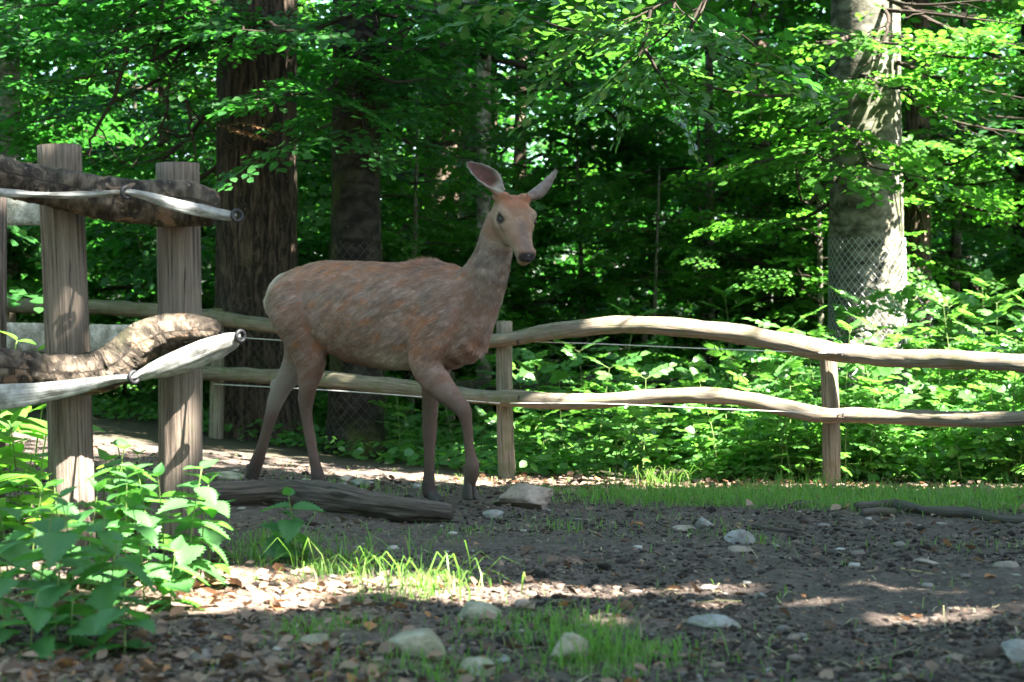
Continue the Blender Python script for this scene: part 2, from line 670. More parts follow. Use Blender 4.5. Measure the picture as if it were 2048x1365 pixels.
def scatter_solid(P, sx, sy, sz, tpl, rg, jag=.35):
    """many small displaced solids as one vertex/face array"""
    Vt, Ft = tpl
    n, k = len(P), len(Vt)
    a = rg.uniform(0, 2 * np.pi, n)
    rad = 1 + jag * rg.uniform(-1, 1, (n, k))
    v = Vt[None] * rad[..., None]
    x, y, z = v[..., 0] * sx[:, None], v[..., 1] * sy[:, None], v[..., 2] * sz[:, None]
    c, s = np.cos(a)[:, None], np.sin(a)[:, None]
    W = np.stack([x * c - y * s, x * s + y * c, z], -1) + P[:, None]
    F = Ft[None] + (np.arange(n) * k)[:, None, None]
    return W.reshape(-1, 3), F.reshape(-1, Ft.shape[1])


def wedge(n, rg, d0=3.5, d1=11.5, spread=.36):
    """random ground places, denser towards the camera side"""
    d = np.exp(rg.uniform(math.log(d0), math.log(d1), n))
    x = rg.uniform(-1, 1, n) * (spread * d + .4)
    return x, d


# clods of soil
r1 = np.random.default_rng(301)
x, y = wedge(70000, r1)
g_, l_, m_, b_ = zones(x, y)
P3 = np.stack([x, y, np.zeros_like(x)], -1)
keep = r1.random(len(x)) < m_ * smooth(-.35, .35, fbm(P3 * 2.2, 3, 333)) * .9
x, y = x[keep], y[keep]
sz = np.exp(r1.normal(math.log(.0048), .50, len(x)))
sz = np.minimum(sz, .024)
V, F = scatter_solid(np.stack([x, y, gsurf(x, y) + sz * .1], -1), sz * r1.uniform(.9, 1.6, len(x)), sz, sz * r1.uniform(.5, .9, len(x)), ICO0, r1, .5)
m, t, b = new_mat('soil_clod')
geo = nd(t, 'ShaderNodeNewGeometry')
c_ = ramp(t, [(0, (.014, .010, .008)), (.55, (.042, .031, .025)), (.9, (.10, .076, .062)), (1, (.22, .175, .14))], geo.outputs['Random Per Island']).outputs[0]
c_ = mixc(t, noise(t, 120, 3, .6, geo.outputs['Position']), mixc(t, .5, c_, (0, 0, 0)), c_)
t.links.new(c_, b.inputs['Base Color'])
b.inputs['Roughness'].default_value = .92
b.inputs['Specular IOR Level'].default_value = .2
clods = link('soil_clods', mesh_from('soil_clods', V, [F], None, True), m, None, 'stuff')
tag(clods, 'loose crumbs and clods of dark trampled soil', 'soil')

# pebbles
x, y = wedge(1100, r1)
g_, l_, m_, b_ = zones(x, y)
keep = r1.random(len(x)) < (.3 + .5 * m_)
x, y = x[keep], y[keep]
sz = np.minimum(np.exp(r1.normal(math.log(.008), .45, len(x))), .025)
V, F = scatter_solid(np.stack([x, y, gsurf(x, y) + sz * .2], -1), sz * r1.uniform(1, 1.6, len(x)), sz, sz * .5, ICO1, r1, .16)
m, t, b = new_mat('pebble')
geo = nd(t, 'ShaderNodeNewGeometry')
t.links.new(ramp(t, [(0, (.06, .05, .042)), (.6, (.13, .11, .095)), (1, (.27, .25, .22))], geo.outputs['Random Per Island']).outputs[0], b.inputs['Base Color'])
b.inputs['Roughness'].default_value = .75
peb = link('pebbles', mesh_from('pebbles', V, [F], None, True), m, None, 'stuff')
tag(peb, 'small grey pebbles strewn over the soil', 'pebbles')


# ---------------- leaves as geometry
LEAF = np.array([(0, 0, 0), (.28, .40, .07), (.66, .41, .06), (1, 0, -.07), (.66, -.41, .06), (.28, -.40, .07)], float)
LEAF_F = np.array([(0, 3, 2, 1), (0, 5, 4, 3)])
LEAFLET = np.array([(0, 0, 0), (.42, .30, .05), (1, 0, -.08), (.42, -.30, .05)], float)
LEAFLET_F = np.array([(0, 2, 1), (0, 3, 2)])
CURL = np.array([(0, 0, 0), (.25, .34, .22), (.6, .42, .30), (1, .02, .18), (.62, -.40, .10), (.28, -.36, .16), (.5, 0, .02)], float)
CURL_F = np.array([(0, 6, 2, 1), (6, 3, 2, 2), (0, 5, 4, 6), (6, 4, 3, 3)])
_oak = [(0, 0)]
for k, (a_, w_) in enumerate(((.10, .05), (.20, .17), (.27, .12), (.38, .29), (.46, .19), (.58, .37), (.66, .24), (.77, .33), (.85, .20), (.94, .16))):
    _oak.append((a_, w_))
OAKV = [(a_, 0, -.10 * (a_ - .4) ** 2) for a_, w_ in _oak] + [(1.0, 0, -.05)]
OAKV += [(a_ + .03, w_, .12 * w_ - .10 * (a_ - .4) ** 2) for a_, w_ in _oak[1:]] + [(a_ + .03, -w_, .12 * w_ - .10 * (a_ - .4) ** 2) for a_, w_ in _oak[1:]]
OAKV = np.array(OAKV, float)
_m = len(_oak)
OAK_F3 = [(0, 1, _m + 1), (0, _m + 1 + (_m - 1), 1), (_m - 1, _m, 2 * _m - 1), (_m - 1, 3 * _m - 2, _m)]
OAK_F4 = []
for k in range(1, _m - 1):
    OAK_F4.append((k, k + 1, _m + k + 1, _m + k))
    OAK_F4.append((k, 2 * _m - 1 + k, 2 * _m + k, k + 1))
OAK_F4 = np.array(OAK_F4)
OAK_F3 = np.array(OAK_F3)


def leaf_arrays(P, D, N, L, W=None, tpl=LEAF, tf=LEAF_F, tf3=None):
    """place a leaf template at every row"""
    D = unit(D)
    Sd = unit(np.cross(N, D))
    Nn = np.cross(D, Sd)
    W = L if W is None else W
    V = (P[:, None] + tpl[None, :, 0, None] * (L[:, None, None] * D[:, None]) + tpl[None, :, 1, None] * (W[:, None, None] * Sd[:, None])
         + tpl[None, :, 2, None] * (L[:, None, None] * Nn[:, None]))
    k = len(tpl)
    off = (np.arange(len(P)) * k)[:, None, None]
    F = (tf[None] + off).reshape(-1, tf.shape[1])
    out = [F]
    if tf3 is not None:
        out.append((tf3[None] + off).reshape(-1, 3))
    return V.reshape(-1, 3), out


def clean_quads(F):
    """split quads with a doubled corner into triangles"""
    d = F[:, 2] == F[:, 3]
    return [F[~d], F[d][:, :3]]


M_LITTER = leaf_mat('dead_leaf', (.060, .036, .024), (.235, .165, .12), (.25, .13, .07), .15, .7, .25, extra=(.30, .13, .045))
x, y = wedge(26000, r1, 3.4, 11.8, .38)
g_, l_, m_, b_ = zones(x, y)
keep = r1.random(len(x)) < np.clip(l_ * .75 + .03 + .05 * b_ + .05 * g_, 0, 1)
x, y = x[keep], y[keep]
n = len(x)
a_ = r1.uniform(0, 2 * np.pi, n)
D = np.stack([np.cos(a_), np.sin(a_), r1.normal(.05, .25, n)], -1)
N = unit(np.stack([r1.normal(0, .38, n), r1.normal(0, .38, n), np.ones(n)], -1))
L = np.clip(r1.normal(.036, .012, n), .012, .07)
V, F = leaf_arrays(np.stack([x, y, gsurf(x, y) + r1.uniform(.002, .016, n)], -1), D, N, L, L * r1.uniform(.7, 1, n), CURL, CURL_F)
x2, y2 = wedge(30000, r1, 3.4, 11.0, .38)
k2 = r1.random(len(x2)) < (.25 + .75 * smooth(-.3, .3, fbm(np.stack([x2, y2, x2 * 0], -1) * 2.5, 3, 811)))
x2, y2 = x2[k2], y2[k2]
n2 = len(x2)
a2 = r1.uniform(0, 2 * np.pi, n2)
V2_, F2_ = leaf_arrays(np.stack([x2, y2, gsurf(x2, y2) + r1.uniform(.002, .009, n2)], -1), np.stack([np.cos(a2), np.sin(a2), r1.normal(.1, .3, n2)], -1),
                       unit(np.stack([r1.normal(0, .4, n2), r1.normal(0, .4, n2), np.ones(n2)], -1)), np.exp(r1.normal(math.log(.010), .4, n2)), None, LEAFLET, LEAFLET_F)
F = [np.vstack([clean_quads(F[0])[0]]), np.vstack([clean_quads(F[0])[1], F2_[0] + len(V)])]
V = np.vstack([V, V2_])
litter = link('leaf_litter', mesh_from('leaf_litter', V, F, None, True), M_LITTER, None, 'stuff')
tag(litter, 'fallen dry brown leaves scattered over the ground', 'leaf litter')

# straw, twigs and bits of stalk
x, y = wedge(5200, r1)
g_, l_, m_, b_ = zones(x, y)
keep = r1.random(len(x)) < (.35 + .45 * (fbm(np.stack([x, y, x * 0], -1) * 1.5, 2, 71) > .1))
x, y = x[keep], y[keep]
n = len(x)
a_ = r1.uniform(0, 2 * np.pi, n)
D = np.stack([np.cos(a_), np.sin(a_), r1.normal(0, .12, n)], -1)
L = np.clip(np.exp(r1.normal(math.log(.055), .5, n)), .02, .22)
P0 = np.stack([x, y, gsurf(x, y) + r1.uniform(.004, .014, n)], -1)
sd = unit(np.cross(D, [0, 0, 1])) * r1.uniform(.0008, .0020, n)[:, None]
up = np.array([0, 0, .0016])
mid = P0 + D * (L * .5)[:, None] + np.stack([r1.normal(0, .005, n), r1.normal(0, .005, n), r1.uniform(0, .010, n)], -1)
end = P0 + D * L[:, None]
V = np.stack([P0 - sd, P0 + sd, mid + sd, mid - sd, end + sd * .6, end - sd * .6, mid + up], 1).reshape(-1, 3)
o = (np.arange(n) * 7)[:, None]
F = np.vstack([o + [0, 1, 2, 3], o + [3, 2, 4, 5]])
m, t, b = new_mat('straw')
geo = nd(t, 'ShaderNodeNewGeometry')
t.links.new(ramp(t, [(0, (.06, .042, .03)), (.5, (.20, .16, .09)), (.8, (.36, .31, .17)), (1, (.20, .26, .08))], geo.outputs['Random Per Island']).outputs[0], b.inputs['Base Color'])
b.inputs['Roughness'].default_value = .7
straw = link('straw', mesh_from('straw', V, [F], None, False), m, None, 'stuff')
tag(straw, 'bits of straw, stalk and fine twig on the soil', 'straw')


# grass blades
def blades(x, y, hgt, wid, lean, rg):
    n = len(x)
    a = rg.uniform(0, 2 * np.pi, n)
    d = np.stack([np.cos(a), np.sin(a), np.zeros(n)], -1)
    sd = np.stack([-d[:, 1], d[:, 0], np.zeros(n)], -1) * wid[:, None]
    p0 = np.stack([x, y, gsurf(x, y) - .004], -1)
    up = np.array([0, 0, 1.0])
    p1 = p0 + up * (hgt * .45)[:, None] + d * (lean * hgt * .15)[:, None]
    p2 = p0 + up * (hgt * .80)[:, None] + d * (lean * hgt * .50)[:, None]
    p3 = p0 + up * (hgt * (1 - .35 * lean))[:, None] + d * (lean * hgt * .95)[:, None]
    V = np.stack([p0 - sd, p0 + sd, p1 + sd * .9, p1 - sd * .9, p2 + sd * .6, p2 - sd * .6, p3], 1).reshape(-1, 3)
    o = (np.arange(n) * 7)[:, None]
    return V, [np.vstack([o + [0, 1, 2, 3], o + [3, 2, 4, 5]]), o + [5, 4, 6]]


M_GRASS = leaf_mat('grass_blade', (.055, .140, .018), (.105, .210, .032), (.20, .46, .05), .42, .5, .4, extra=(.24, .22, .09))
x, y = wedge(150000, r1, 3.6, 11.2, .36)
g_, l_, m_, b_ = zones(x, y)
keep = r1.random(len(x)) < np.clip(g_ ** 1.3, 0, 1) * .85 + .006
x, y, g_ = x[keep], y[keep], g_[keep]
far = smooth(7.4, 8.4, y)
h = r1.uniform(.025, .065, len(x)) * (.7 + .5 * g_) * (1 + .3 * far)
V, F = blades(x, y, h, r1.uniform(.0010, .0022, len(x)) * (1 + .3 * far), r1.uniform(.2, 1.1, len(x)), r1)
mb = [V]
FF = F
# long sunlit tufts
xs, ys = [], []
for px, py, r, n in ((720, 1150, .30, 70), (840, 1190, .22, 50), (620, 1120, .25, 50), (560, 1110, .2, 30), (880, 1190, .12, 18), (1310, 975, .22, 90), (1240, 980, .2, 50), (1380, 985, .25, 40), (1620, 985, .3, 50), (1560, 985, .2, 40), (1700, 990, .2, 30), (1180, 1310, .2, 40), (1960, 985, .4, 60), (1500, 985, .3, 40)):
    cx, cy = G2(px, py)
    xs.append(r1.normal(cx, r * .5, n))
    ys.append(r1.normal(cy, r * .5, n))
xs, ys = np.concatenate(xs), np.concatenate(ys)
V2, F2 = blades(xs, ys, r1.uniform(.05, .17, len(xs)), r1.uniform(.0014, .0030, len(xs)), r1.uniform(.4, 1.7, len(xs)), r1)
Vg = np.vstack([V, V2])
Fg = [np.vstack([F[0], F2[0] + len(V)]), np.vstack([F[1], F2[1] + len(V)])]
grass = link('grass', mesh_from('grass', Vg, Fg, None, False), M_GRASS, None, 'stuff')
tag(grass, 'short green turf and long grass tufts on the soil', 'grass')


# ------------------------------------------------------------------ stones, log and branches
def stone_mat(name, a, b_, c):
    m, t, b = new_mat(name)
    geo = nd(t, 'ShaderNodeNewGeometry')
    n1, n2 = noise(t, 14, 5, .65, geo.outputs['Position']), noise(t, 75, 4, .6, geo.outputs['Position'])
    col = ramp(t, [(.3, a), (.5, b_), (.72, c)], n1).outputs[0]
    col = mixc(t, ramp(t, [(.55, (0, 0, 0)), (.7, (1, 1, 1))], n2).outputs[0], col, mixc(t, .5, col, (.04, .035, .03)))
    t.links.new(col, b.inputs['Base Color'])
    b.inputs['Roughness'].default_value = .85
    ad = nd(t, 'ShaderNodeMath', operation='ADD')
    t.links.new(n1, ad.inputs[0])
    t.links.new(n2, ad.inputs[1])
    bump(t, b, ad.outputs[0], .6, .012)
    return m


ST_GREY = stone_mat('grey_stone', (.10, .093, .085), (.19, .18, .168), (.31, .30, .285))
ST_TAN = stone_mat('tan_stone', (.13, .10, .078), (.23, .18, .145), (.33, .27, .225))
ST_MOSS = stone_mat('mossy_stone', (.10, .095, .06), (.19, .18, .12), (.30, .28, .22))


def stone(px, py, wpx, hpx, mat_, label, seed, depth=.8, sink=.3, jag=.25, layers=0.0, rz=0.0):
    g = gpt(px, py)
    s = FPX / g[1]
    hw, hh = wpx / 2 / s * 1.28, hpx / s * 1.25
    V, F = ICO3
    V = V.copy()
    q = V * 1.4 + seed * 3.1
    V = V * (1 + jag * fbm(q, 4, seed) + .06 * fbm(q * 4, 3, seed + 3))[:, None]
    # broken facets
    rg = np.random.default_rng(seed)
    for k in range(13):
        nrm = unit(rg.normal(0, 1, 3) * [1, 1, .8])
        dd = rg.uniform(.45, .85)
        over = np.maximum(V @ nrm - dd, 0)
        V = V - over[:, None] * nrm * .9
    if layers:
        V[:, :2] *= (1 + layers * np.sin(V[:, 2] * 17 + 2 * fbm(q * 2, 2, 5)))[:, None]
    V = V * [hw, hw * depth, hh * .66]
    c, s_ = math.cos(rz), math.sin(rz)
    V = V @ np.array([[c, s_, 0], [-s_, c, 0], [0, 0, 1]])
    z0 = float(gsurf(g[0], g[1])[0])
    me = mesh_from('stone', V, [F], None, True)
    o = link('stone', me, mat_)
    o.location = (g[0], g[1], z0 + hh * (.66 - sink) * .8)
    tag(o, label, 'stone')
    return o


stone(1047, 1018, 116, 46, ST_TAN, 'large flat tan rock lying on the soil before the raised hoof', 11, .75, .15, .16, .05)
stone(987, 1042, 40, 16, ST_GREY, 'flat pale grey stone beside the large tan rock', 12, .9, .35, .2)
stone(1408, 1062, 34, 18, ST_GREY, 'small rounded pale stone with a flat stone beside it', 13, .8, .3, .15)
stone(1372, 1062, 46, 9, ST_TAN, 'thin flat buried slab beside the small rounded pale stone', 14, .9, .4, .2)
stone(1484, 1090, 58, 24, ST_GREY, 'angular whitish stone half covered by a small grass clump', 15, .8, .3, .3)
stone(1480, 1108, 60, 11, ST_TAN, 'flat brownish slab sunk below the angular whitish stone', 16, .9, .4, .2)
stone(845, 1318, 118, 52, ST_MOSS, 'large mossy boulder half sunk in the soil with grass before it', 17, .8, .35, .25)
stone(962, 1352, 62, 34, ST_MOSS, 'rounded mossy stone amid short grass beside the large mossy boulder', 18, .8, .3, .2)
stone(950, 1250, 80, 34, ST_MOSS, 'smooth mossy stone beyond the large mossy boulder', 19, .8, .35, .2)
stone(1042, 1232, 34, 16, ST_TAN, 'small tan stone with grass growing behind it', 20, .8, .3, .2)
stone(1135, 1318, 90, 48, ST_MOSS, 'dull grey mossy rock standing in a grass tuft', 21, .7, .3, .3, 0, .6)
stone(1428, 1258, 84, 22, ST_GREY, 'long pale bluish stone lying alone on bare trampled soil', 22, .6, .35, .25, 0, -.25)
stone(632, 1296, 64, 22, ST_MOSS, 'low brown mossy stone lying among dry leaves', 23, .8, .35, .2)
stone(2036, 1330, 66, 46, ST_GREY, 'round grey stone on bare soil far from the fences', 24, .8, .25, .15)
stone(2016, 1142, 50, 16, ST_TAN, 'low smooth tan stone near the fallen branches', 25, .8, .35, .2)
stone(730, 974, 46, 12, ST_GREY, 'flat pale stone between the hind and fore hooves', 26, .8, .35, .2)
stone(684, 976, 30, 10, ST_GREY, 'small pale stone beside the standing hind hoof', 27, .8, .35, .2)
stone(438, 962, 74, 22, ST_MOSS, 'broad flat greenish slab behind the end of the log', 28, .8, .3, .2)
stone(835, 985, 22, 10, ST_GREY, 'tiny pale stone by the standing fore hoof', 29, .8, .3, .2)
stone(1850, 1128, 44, 9, ST_TAN, 'thin flat stone with a yellow leaf on bare soil', 30, .8, .35, .2)
stone(1520, 1190, 26, 12, ST_GREY, 'small grey stone in the sunlit patch of soil', 31, .8, .3, .2)
stone(1010, 1330, 26, 12, ST_GREY, 'little pale stone between two mossy stones', 32, .8, .3, .2)
stone(690, 965, 26, 9, ST_TAN, 'little brown stone in the mud behind the log', 33, .8, .3, .2)

M_LOG = wood_mat('rotten_log_wood', (.014, .010, .008), (.050, .038, .031), (.110, .088, .072), grain=.5, bstr=1.0)
M_BRANCH = wood_mat('fallen_branch_bark', (.020, .017, .013), (.050, .042, .034), (.10, .085, .07), (.05, .07, .02), .2)


def ground_stick(name, pts, radii, label, cat, mat_, nseg=14, rough=.25, sink=.2, seed=0, n=60, flat=None, group=None):
    P = np.array([[*gpt(px, py)[:2], 0] for px, py in pts])
    P = catmull(P, n)
    r = np.interp(np.linspace(0, 1, n), np.linspace(0, 1, len(radii)), radii)
    P[:, 2] = gz0(P[:, 0], P[:, 1]) + r * (1 - sink)
    base = P[n // 2].copy()
    b_ = MB().add(*tube(P, r, nseg, True, rough, seed, (3.0, 7.0), .12 * float(np.mean(r))))
    o = link(name, shift(b_.mesh(name), base), mat_)
    o.location = base
    tag(o, label, cat, group)
    return o


lg = ground_stick('fallen_log', [(395, 1012), (470, 1012), (560, 1013), (640, 1022), (730, 1032), (820, 1040), (905, 1044)], [.048, .058, .062, .070, .060, .052, .040], 'old rotting log with split grain lying in front of the deer', 'log', M_LOG, 40, .34, .18, 7, 160)
ground_stick('fallen_branch', [(1712, 1024), (1790, 1022), (1850, 1032), (1935, 1038), (2000, 1048), (2070, 1054)], [.020, .026, .020, .024, .018, .02], 'long dark fallen branch lying along the edge of the turf', 'branch', M_BRANCH, 12, .3, 0, 8, 70)
ground_stick('log_piece', [(1724, 1036), (1760, 1034), (1792, 1034)], [.018, .022, .018], 'short dark log piece lying against the long fallen branch', 'branch', M_BRANCH, 12, .2, 0, 9, 24)
ground_stick('wood_chunk', [(1566, 1022), (1600, 1020), (1636, 1014)], [.010, .022, .012], 'short black chunk of wood on the turf edge', 'branch', M_BRANCH, 12, .4, 0, 10, 24)
ground_stick('bark_strip', [(1506, 1058), (1540, 1066), (1590, 1070)], [.010, .014, .010], 'thin reddish strip of bark lying on the bare soil', 'bark', M_LOG, 8, .4, .3, 12, 24)
ground_stick('dead_twig', [(1330, 1222), (1200, 1212), (1130, 1222)], [.003, .004, .002], 'thin pale twig lying across the soil', 'twig', M_LOG, 6, .2, .2, 13, 24)
ground_stick('dead_twig', [(400, 1180), (500, 1176), (585, 1172)], [.006, .008, .005], 'pale peeled twig among the sunlit dry leaves', 'twig', M_LOG, 8, .2, .1, 14, 24)
ground_stick('dead_twig', [(340, 1238), (430, 1240), (500, 1242)], [.005, .006, .004], 'grey twig between dry leaves and grass', 'twig', M_BRANCH, 8, .2, .1, 15, 24)
ground_stick('dead_twig', [(535, 1300), (560, 1308), (590, 1322)], [.010, .011, .008], 'short thick pale stick lying among dry leaves', 'twig', M_LOG, 8, .2, .1, 16, 24)
# ------------------------------------------------------------------ fences
M_POST = wood_mat('weathered_post_wood', (.033, .024, .018), (.095, .072, .056), (.170, .135, .107), (.085, .085, .045), .08, .9)
M_RAIL = wood_mat('barky_rail_wood', (.012, .010, .008), (.048, .038, .029), (.115, .090, .068), (.050, .050, .024), .35, .5, (.22, .21, .19))
M_FARWOOD = wood_mat('split_chestnut_wood', (.042, .033, .023), (.115, .092, .066), (.215, .180, .135), (.075, .085, .030), .30, .9)
M_BOARD = stone_mat('lichened_board', (.10, .105, .075), (.20, .205, .165), (.40, .40, .36))
M_RING = plain_mat('black_insulator', (.010, .010, .012), .55, .3)
M_WIRE = plain_mat('fence_wire', (.55, .53, .50), .45, .5, .0)
M_STEEL = plain_mat('galvanised_wire', (.42, .43, .43), .4, .5, .6)


def part_tube(name, P, r, mat_, parent, base, nseg=20, rough=.08, seed=0, ridge=0.0, n=None, ratio=1.0, freq=(2.0, 2.5)):
    P = np.array(P, float)
    if n:
        P = catmull(P, n)
        r = np.interp(np.linspace(0, 1, n), np.linspace(0, 1, len(r)), r) if np.ndim(r) else r
    b_ = MB().add(*tube(P, r, nseg, True, rough, seed, freq, ridge, ratio))
    return link(name, shift(b_.mesh(name), base), mat_, parent)


M_RAIL = bark_mat('barky_rail', (.030, .023, .017), (.098, .076, .056), (.045, .046, .020), .25, 1.6, 1.0, False)
_t = M_RAIL.node_tree
_b = _t.nodes['Principled BSDF']
_src = _b.inputs['Base Color'].links[0].from_socket
_pos = nd(_t, 'ShaderNodeNewGeometry').outputs['Position']
_c = mixc(_t, ramp(_t, [(.60, (0, 0, 0)), (.63, (1, 1, 1))], noise(_t, 9, 4, .6, _pos, .5)).outputs[0], _src, (.150, .098, .066))
_c = mixc(_t, ramp(_t, [(.70, (0, 0, 0)), (.74, (1, 1, 1))], noise(_t, 60, 2, .5, _pos)).outputs[0], _c, (.16, .155, .135))
_t.links.new(_c, _b.inputs['Base Color'])

# --- near fence: two thick posts, two crooked rails
nb = at(240, 1100, 6.1)
nb[2] = 0
near_fence = thing('post_and_rail_fence', 'near wooden fence of two thick round posts and crooked barky rails', 'fence', nb)


def round_post(top, bot, r0, r1_, seed):
    P = catmull([bot - [0, 0, .3], bot, (top + bot) / 2 + [.004, 0, 0], top], 46)
    r = np.interp(np.linspace(0, 1, 46), [0, 1], [r1_, r0])
    V, F3, F4, uv = tube(P, r, 72, True, .05, seed, (1.6, .8), .010)
    return MB().add(V, F3, F4, uv)


for top, bot, r0, r1_, sd in ((at(119, 292, 6.05), at(146, 1104, 6.05), .077, .079, 1), (at(355, 328, 6.15), at(361, 1110, 6.15), .078, .082, 2)):
    link('post', shift(round_post(top, bot, r0, r1_, sd).mesh('post'), nb), M_POST, near_fence)


def rail_mesh(rows, seed, rough=.16, n=150, nseg=36, ridge=.0):
    P = catmull([at(*r[:3]) for r in rows], n)
    rr = catmull([[r[3] / (FPX / r[2]), 0] for r in rows], n)[:, 0]
    V, F3, F4, uv = tube(P, rr, nseg, True, rough, seed, (2.4, 6.0), ridge)
    C = np.repeat(P, nseg, 0)
    o_ = unit(V[:len(C)] - C)
    V[:len(C)] += o_ * (.0035 * fbm(V[:len(C)] * 38, 3, seed + 40) - .004 * (fbm(V[:len(C)] * 9, 2, seed + 50) > .22))[:, None]
    return MB().add(V, F3, F4, uv)


up_rail = [(-260, 300, 5.30), (-120, 326, 5.55), (0, 352, 5.75), (100, 374, 5.87), (210, 397, 5.93), (300, 404, 5.97), (380, 407, 6.0), (424, 418, 6.0), (434, 420, 6.0)]
up_r = [40, 41, 41, 42, 44, 46, 44, 36, 26]
low_rail = [(-260, 735, 5.30), (-120, 736, 5.55), (0, 738, 5.75), (90, 748, 5.86), (180, 746, 5.92), (230, 730, 5.94), (275, 692, 5.96), (330, 668, 5.98), (390, 662, 5.99), (428, 664, 6.0), (440, 666, 6.0)]
low_r = [42, 42, 42, 42, 44, 45, 42, 36, 33, 26, 16]
link('rail', shift(rail_mesh([(*a, r) for a, r in zip(up_rail, up_r)], 21, .24, 320, 72, .004).mesh('rail'), nb), M_RAIL, near_fence)
link('rail', shift(rail_mesh([(*a, r) for a, r in zip(low_rail, low_r)], 22, .18, 320, 72, .003).mesh('rail'), nb), M_RAIL, near_fence)
# bark scars on the upper rail (flat torn patches)
# insulator rings with screw shanks
def ring(c, axis_, R0, r0):
    a = unit(axis_)
    u = unit(np.cross(a, [0, 0, 1]))
    v = np.cross(a, u)
    th = np.linspace(0, 2 * np.pi, 29)[:-1]
    P = c + R0 * (np.cos(th)[:, None] * u + np.sin(th)[:, None] * v)
    n1, n2 = 28, 10
    ph = np.linspace(0, 2 * np.pi, n2, endpoint=False)
    rad = unit(P - c)
    V = P[:, None] + r0 * (np.cos(ph)[None, :, None] * rad[:, None] + np.sin(ph)[None, :, None] * a)
    i, j = np.arange(n1)[:, None], np.arange(n2)[None]
    F = np.stack([i * n2 + j, ((i + 1) % n1) * n2 + j, ((i + 1) % n1) * n2 + (j + 1) % n2, i * n2 + (j + 1) % n2], -1).reshape(-1, 4)
    return V.reshape(-1, 3), None, F


ring_pts = [(253, 386, 5.80, (.75, -.65, 0)), (474, 432, 5.88, (.55, -.8, .1)), (268, 755, 5.78, (.75, -.6, .1)), (481, 673, 5.90, (.75, -.6, 0))]
shank_to = [(215, 392, 5.92), (424, 416, 5.98), (215, 745, 5.90), (430, 664, 6.0)]
for (px, py, d, ax), st in zip(ring_pts, shank_to):
    c = at(px, py, d)
    b_ = MB().add(*ring(c, np.array(ax), .0185, .0070))
    e = at(*st)
    s0 = c + unit(e - c) * .018
    b_.add(*tube(np.array([s0, s0 + (e - s0) * .5, e]), [.0055, .0045, .0045], 10))
    link('insulator_ring', shift(b_.mesh('insulator_ring'), nb), M_RING, near_fence)


# white electric tape, a ribbon threaded through the rings
def ribbon(rows, name, label, n=90):
    """rows: px, py, d, half width px, lean (0 upright .. 1 flat)"""
    P = catmull([at(*r[:3]) for r in rows], n)
    w = catmull([[r[3] / (FPX / r[2]), r[4]] for r in rows], n)
    T = unit(np.gradient(P, axis=0))
    upv = np.stack([np.zeros(n), -w[:, 1], np.sqrt(np.maximum(0, 1 - np.clip(w[:, 1], -1, 1) ** 2))], -1)
    upv = unit(upv - T * (upv * T).sum(1)[:, None])
    nrm = np.cross(T, upv)
    k = np.linspace(-1, 1, 7)
    rip = .0025 * np.sin(np.linspace(0, 34, n))[:, None] * np.sin(k * 2.2)[None] + .003 * np.cos(k * 4)[None]
    V = P[:, None] + (w[:, 0, None] * k[None])[..., None] * upv[:, None] + (rip * np.minimum(1, w[:, 0, None] / .012))[..., None] * nrm[:, None]
    V2 = V + nrm[:, None] * .0012
    m_ = 7
    ii = (np.arange(n - 1)[:, None] * m_ + np.arange(m_ - 1)[None]).ravel()
    F = np.stack([ii, ii + 1, ii + 1 + m_, ii + m_], -1)
    off = n * m_
    e0, e1 = np.arange(n - 1) * m_, np.arange(n - 1) * m_ + m_ - 1
    F = np.vstack([F, F[:, ::-1] + off, np.stack([e0, e0 + m_, e0 + m_ + off, e0 + off], -1), np.stack([e1 + m_, e1, e1 + off, e1 + m_ + off], -1)])
    L = np.concatenate([[0], np.cumsum(np.linalg.norm(np.diff(P, axis=0), axis=1))])
    uv = np.stack([np.tile(k[None] * .02, (n, 1)), np.repeat(L[:, None], m_, 1)], -1).reshape(-1, 2)
    base = P[n // 2].copy()
    me = mesh_from(name, np.vstack([V.reshape(-1, 3), V2.reshape(-1, 3)]) - base, [F], np.vstack([uv, uv]), True)
    o = link(name, me, M_TAPE)
    o.location = base
    tag(o, label, 'tape')
    return o


M_TAPE, t_, b_ = new_mat('woven_white_tape')
tcx = nd(t_, 'ShaderNodeTexCoord')
nn = noise(t_, 1.0, 4, .6, mapping(t_, tcx.outputs['UV'], (40, 16, 1)))
t_.links.new(ramp(t_, [(.36, (.09, .087, .078)), (.5, (.20, .20, .19)), (.66, (.30, .30, .29))], nn).outputs[0], b_.inputs['Base Color'])
b_.inputs['Roughness'].default_value = .5
wv = nd(t_, 'ShaderNodeTexWave')
wv.inputs['Scale'].default_value = 60
t_.links.new(tcx.outputs['UV'], wv.inputs['Vector'])
bump(t_, b_, wv.outputs[0], .25, .002)
ribbon([(-180, 386, 5.35, 11, .2), (0, 386, 5.66, 9, .2), (70, 390, 5.72, 6, .4), (150, 391, 5.76, 7, .5), (235, 386, 5.80, 6, .6), (253, 385, 5.80, 6, .5), (290, 392, 5.80, 9, .3), (350, 410, 5.82, 12, .1), (420, 425, 5.86, 12, .1), (458, 432, 5.88, 10, .3), (474, 432, 5.88, 5, .5)],
       'fence_tape', 'white electric tape strung along the upper crooked rail')
ribbon([(-180, 818, 5.35, 34, .1), (0, 795, 5.64, 26, .1), (70, 788, 5.68, 22, .15), (150, 775, 5.73, 16, .2), (220, 761, 5.76, 10, .3), (266, 755, 5.78, 7, .5), (285, 749, 5.79, 12, .4), (330, 730, 5.81, 17, .2), (400, 700, 5.85, 18, .1), (455, 681, 5.88, 14, .1), (481, 674, 5.90, 8, .3)],
       'fence_tape', 'dirty white electric tape looped below the lower crooked rail')
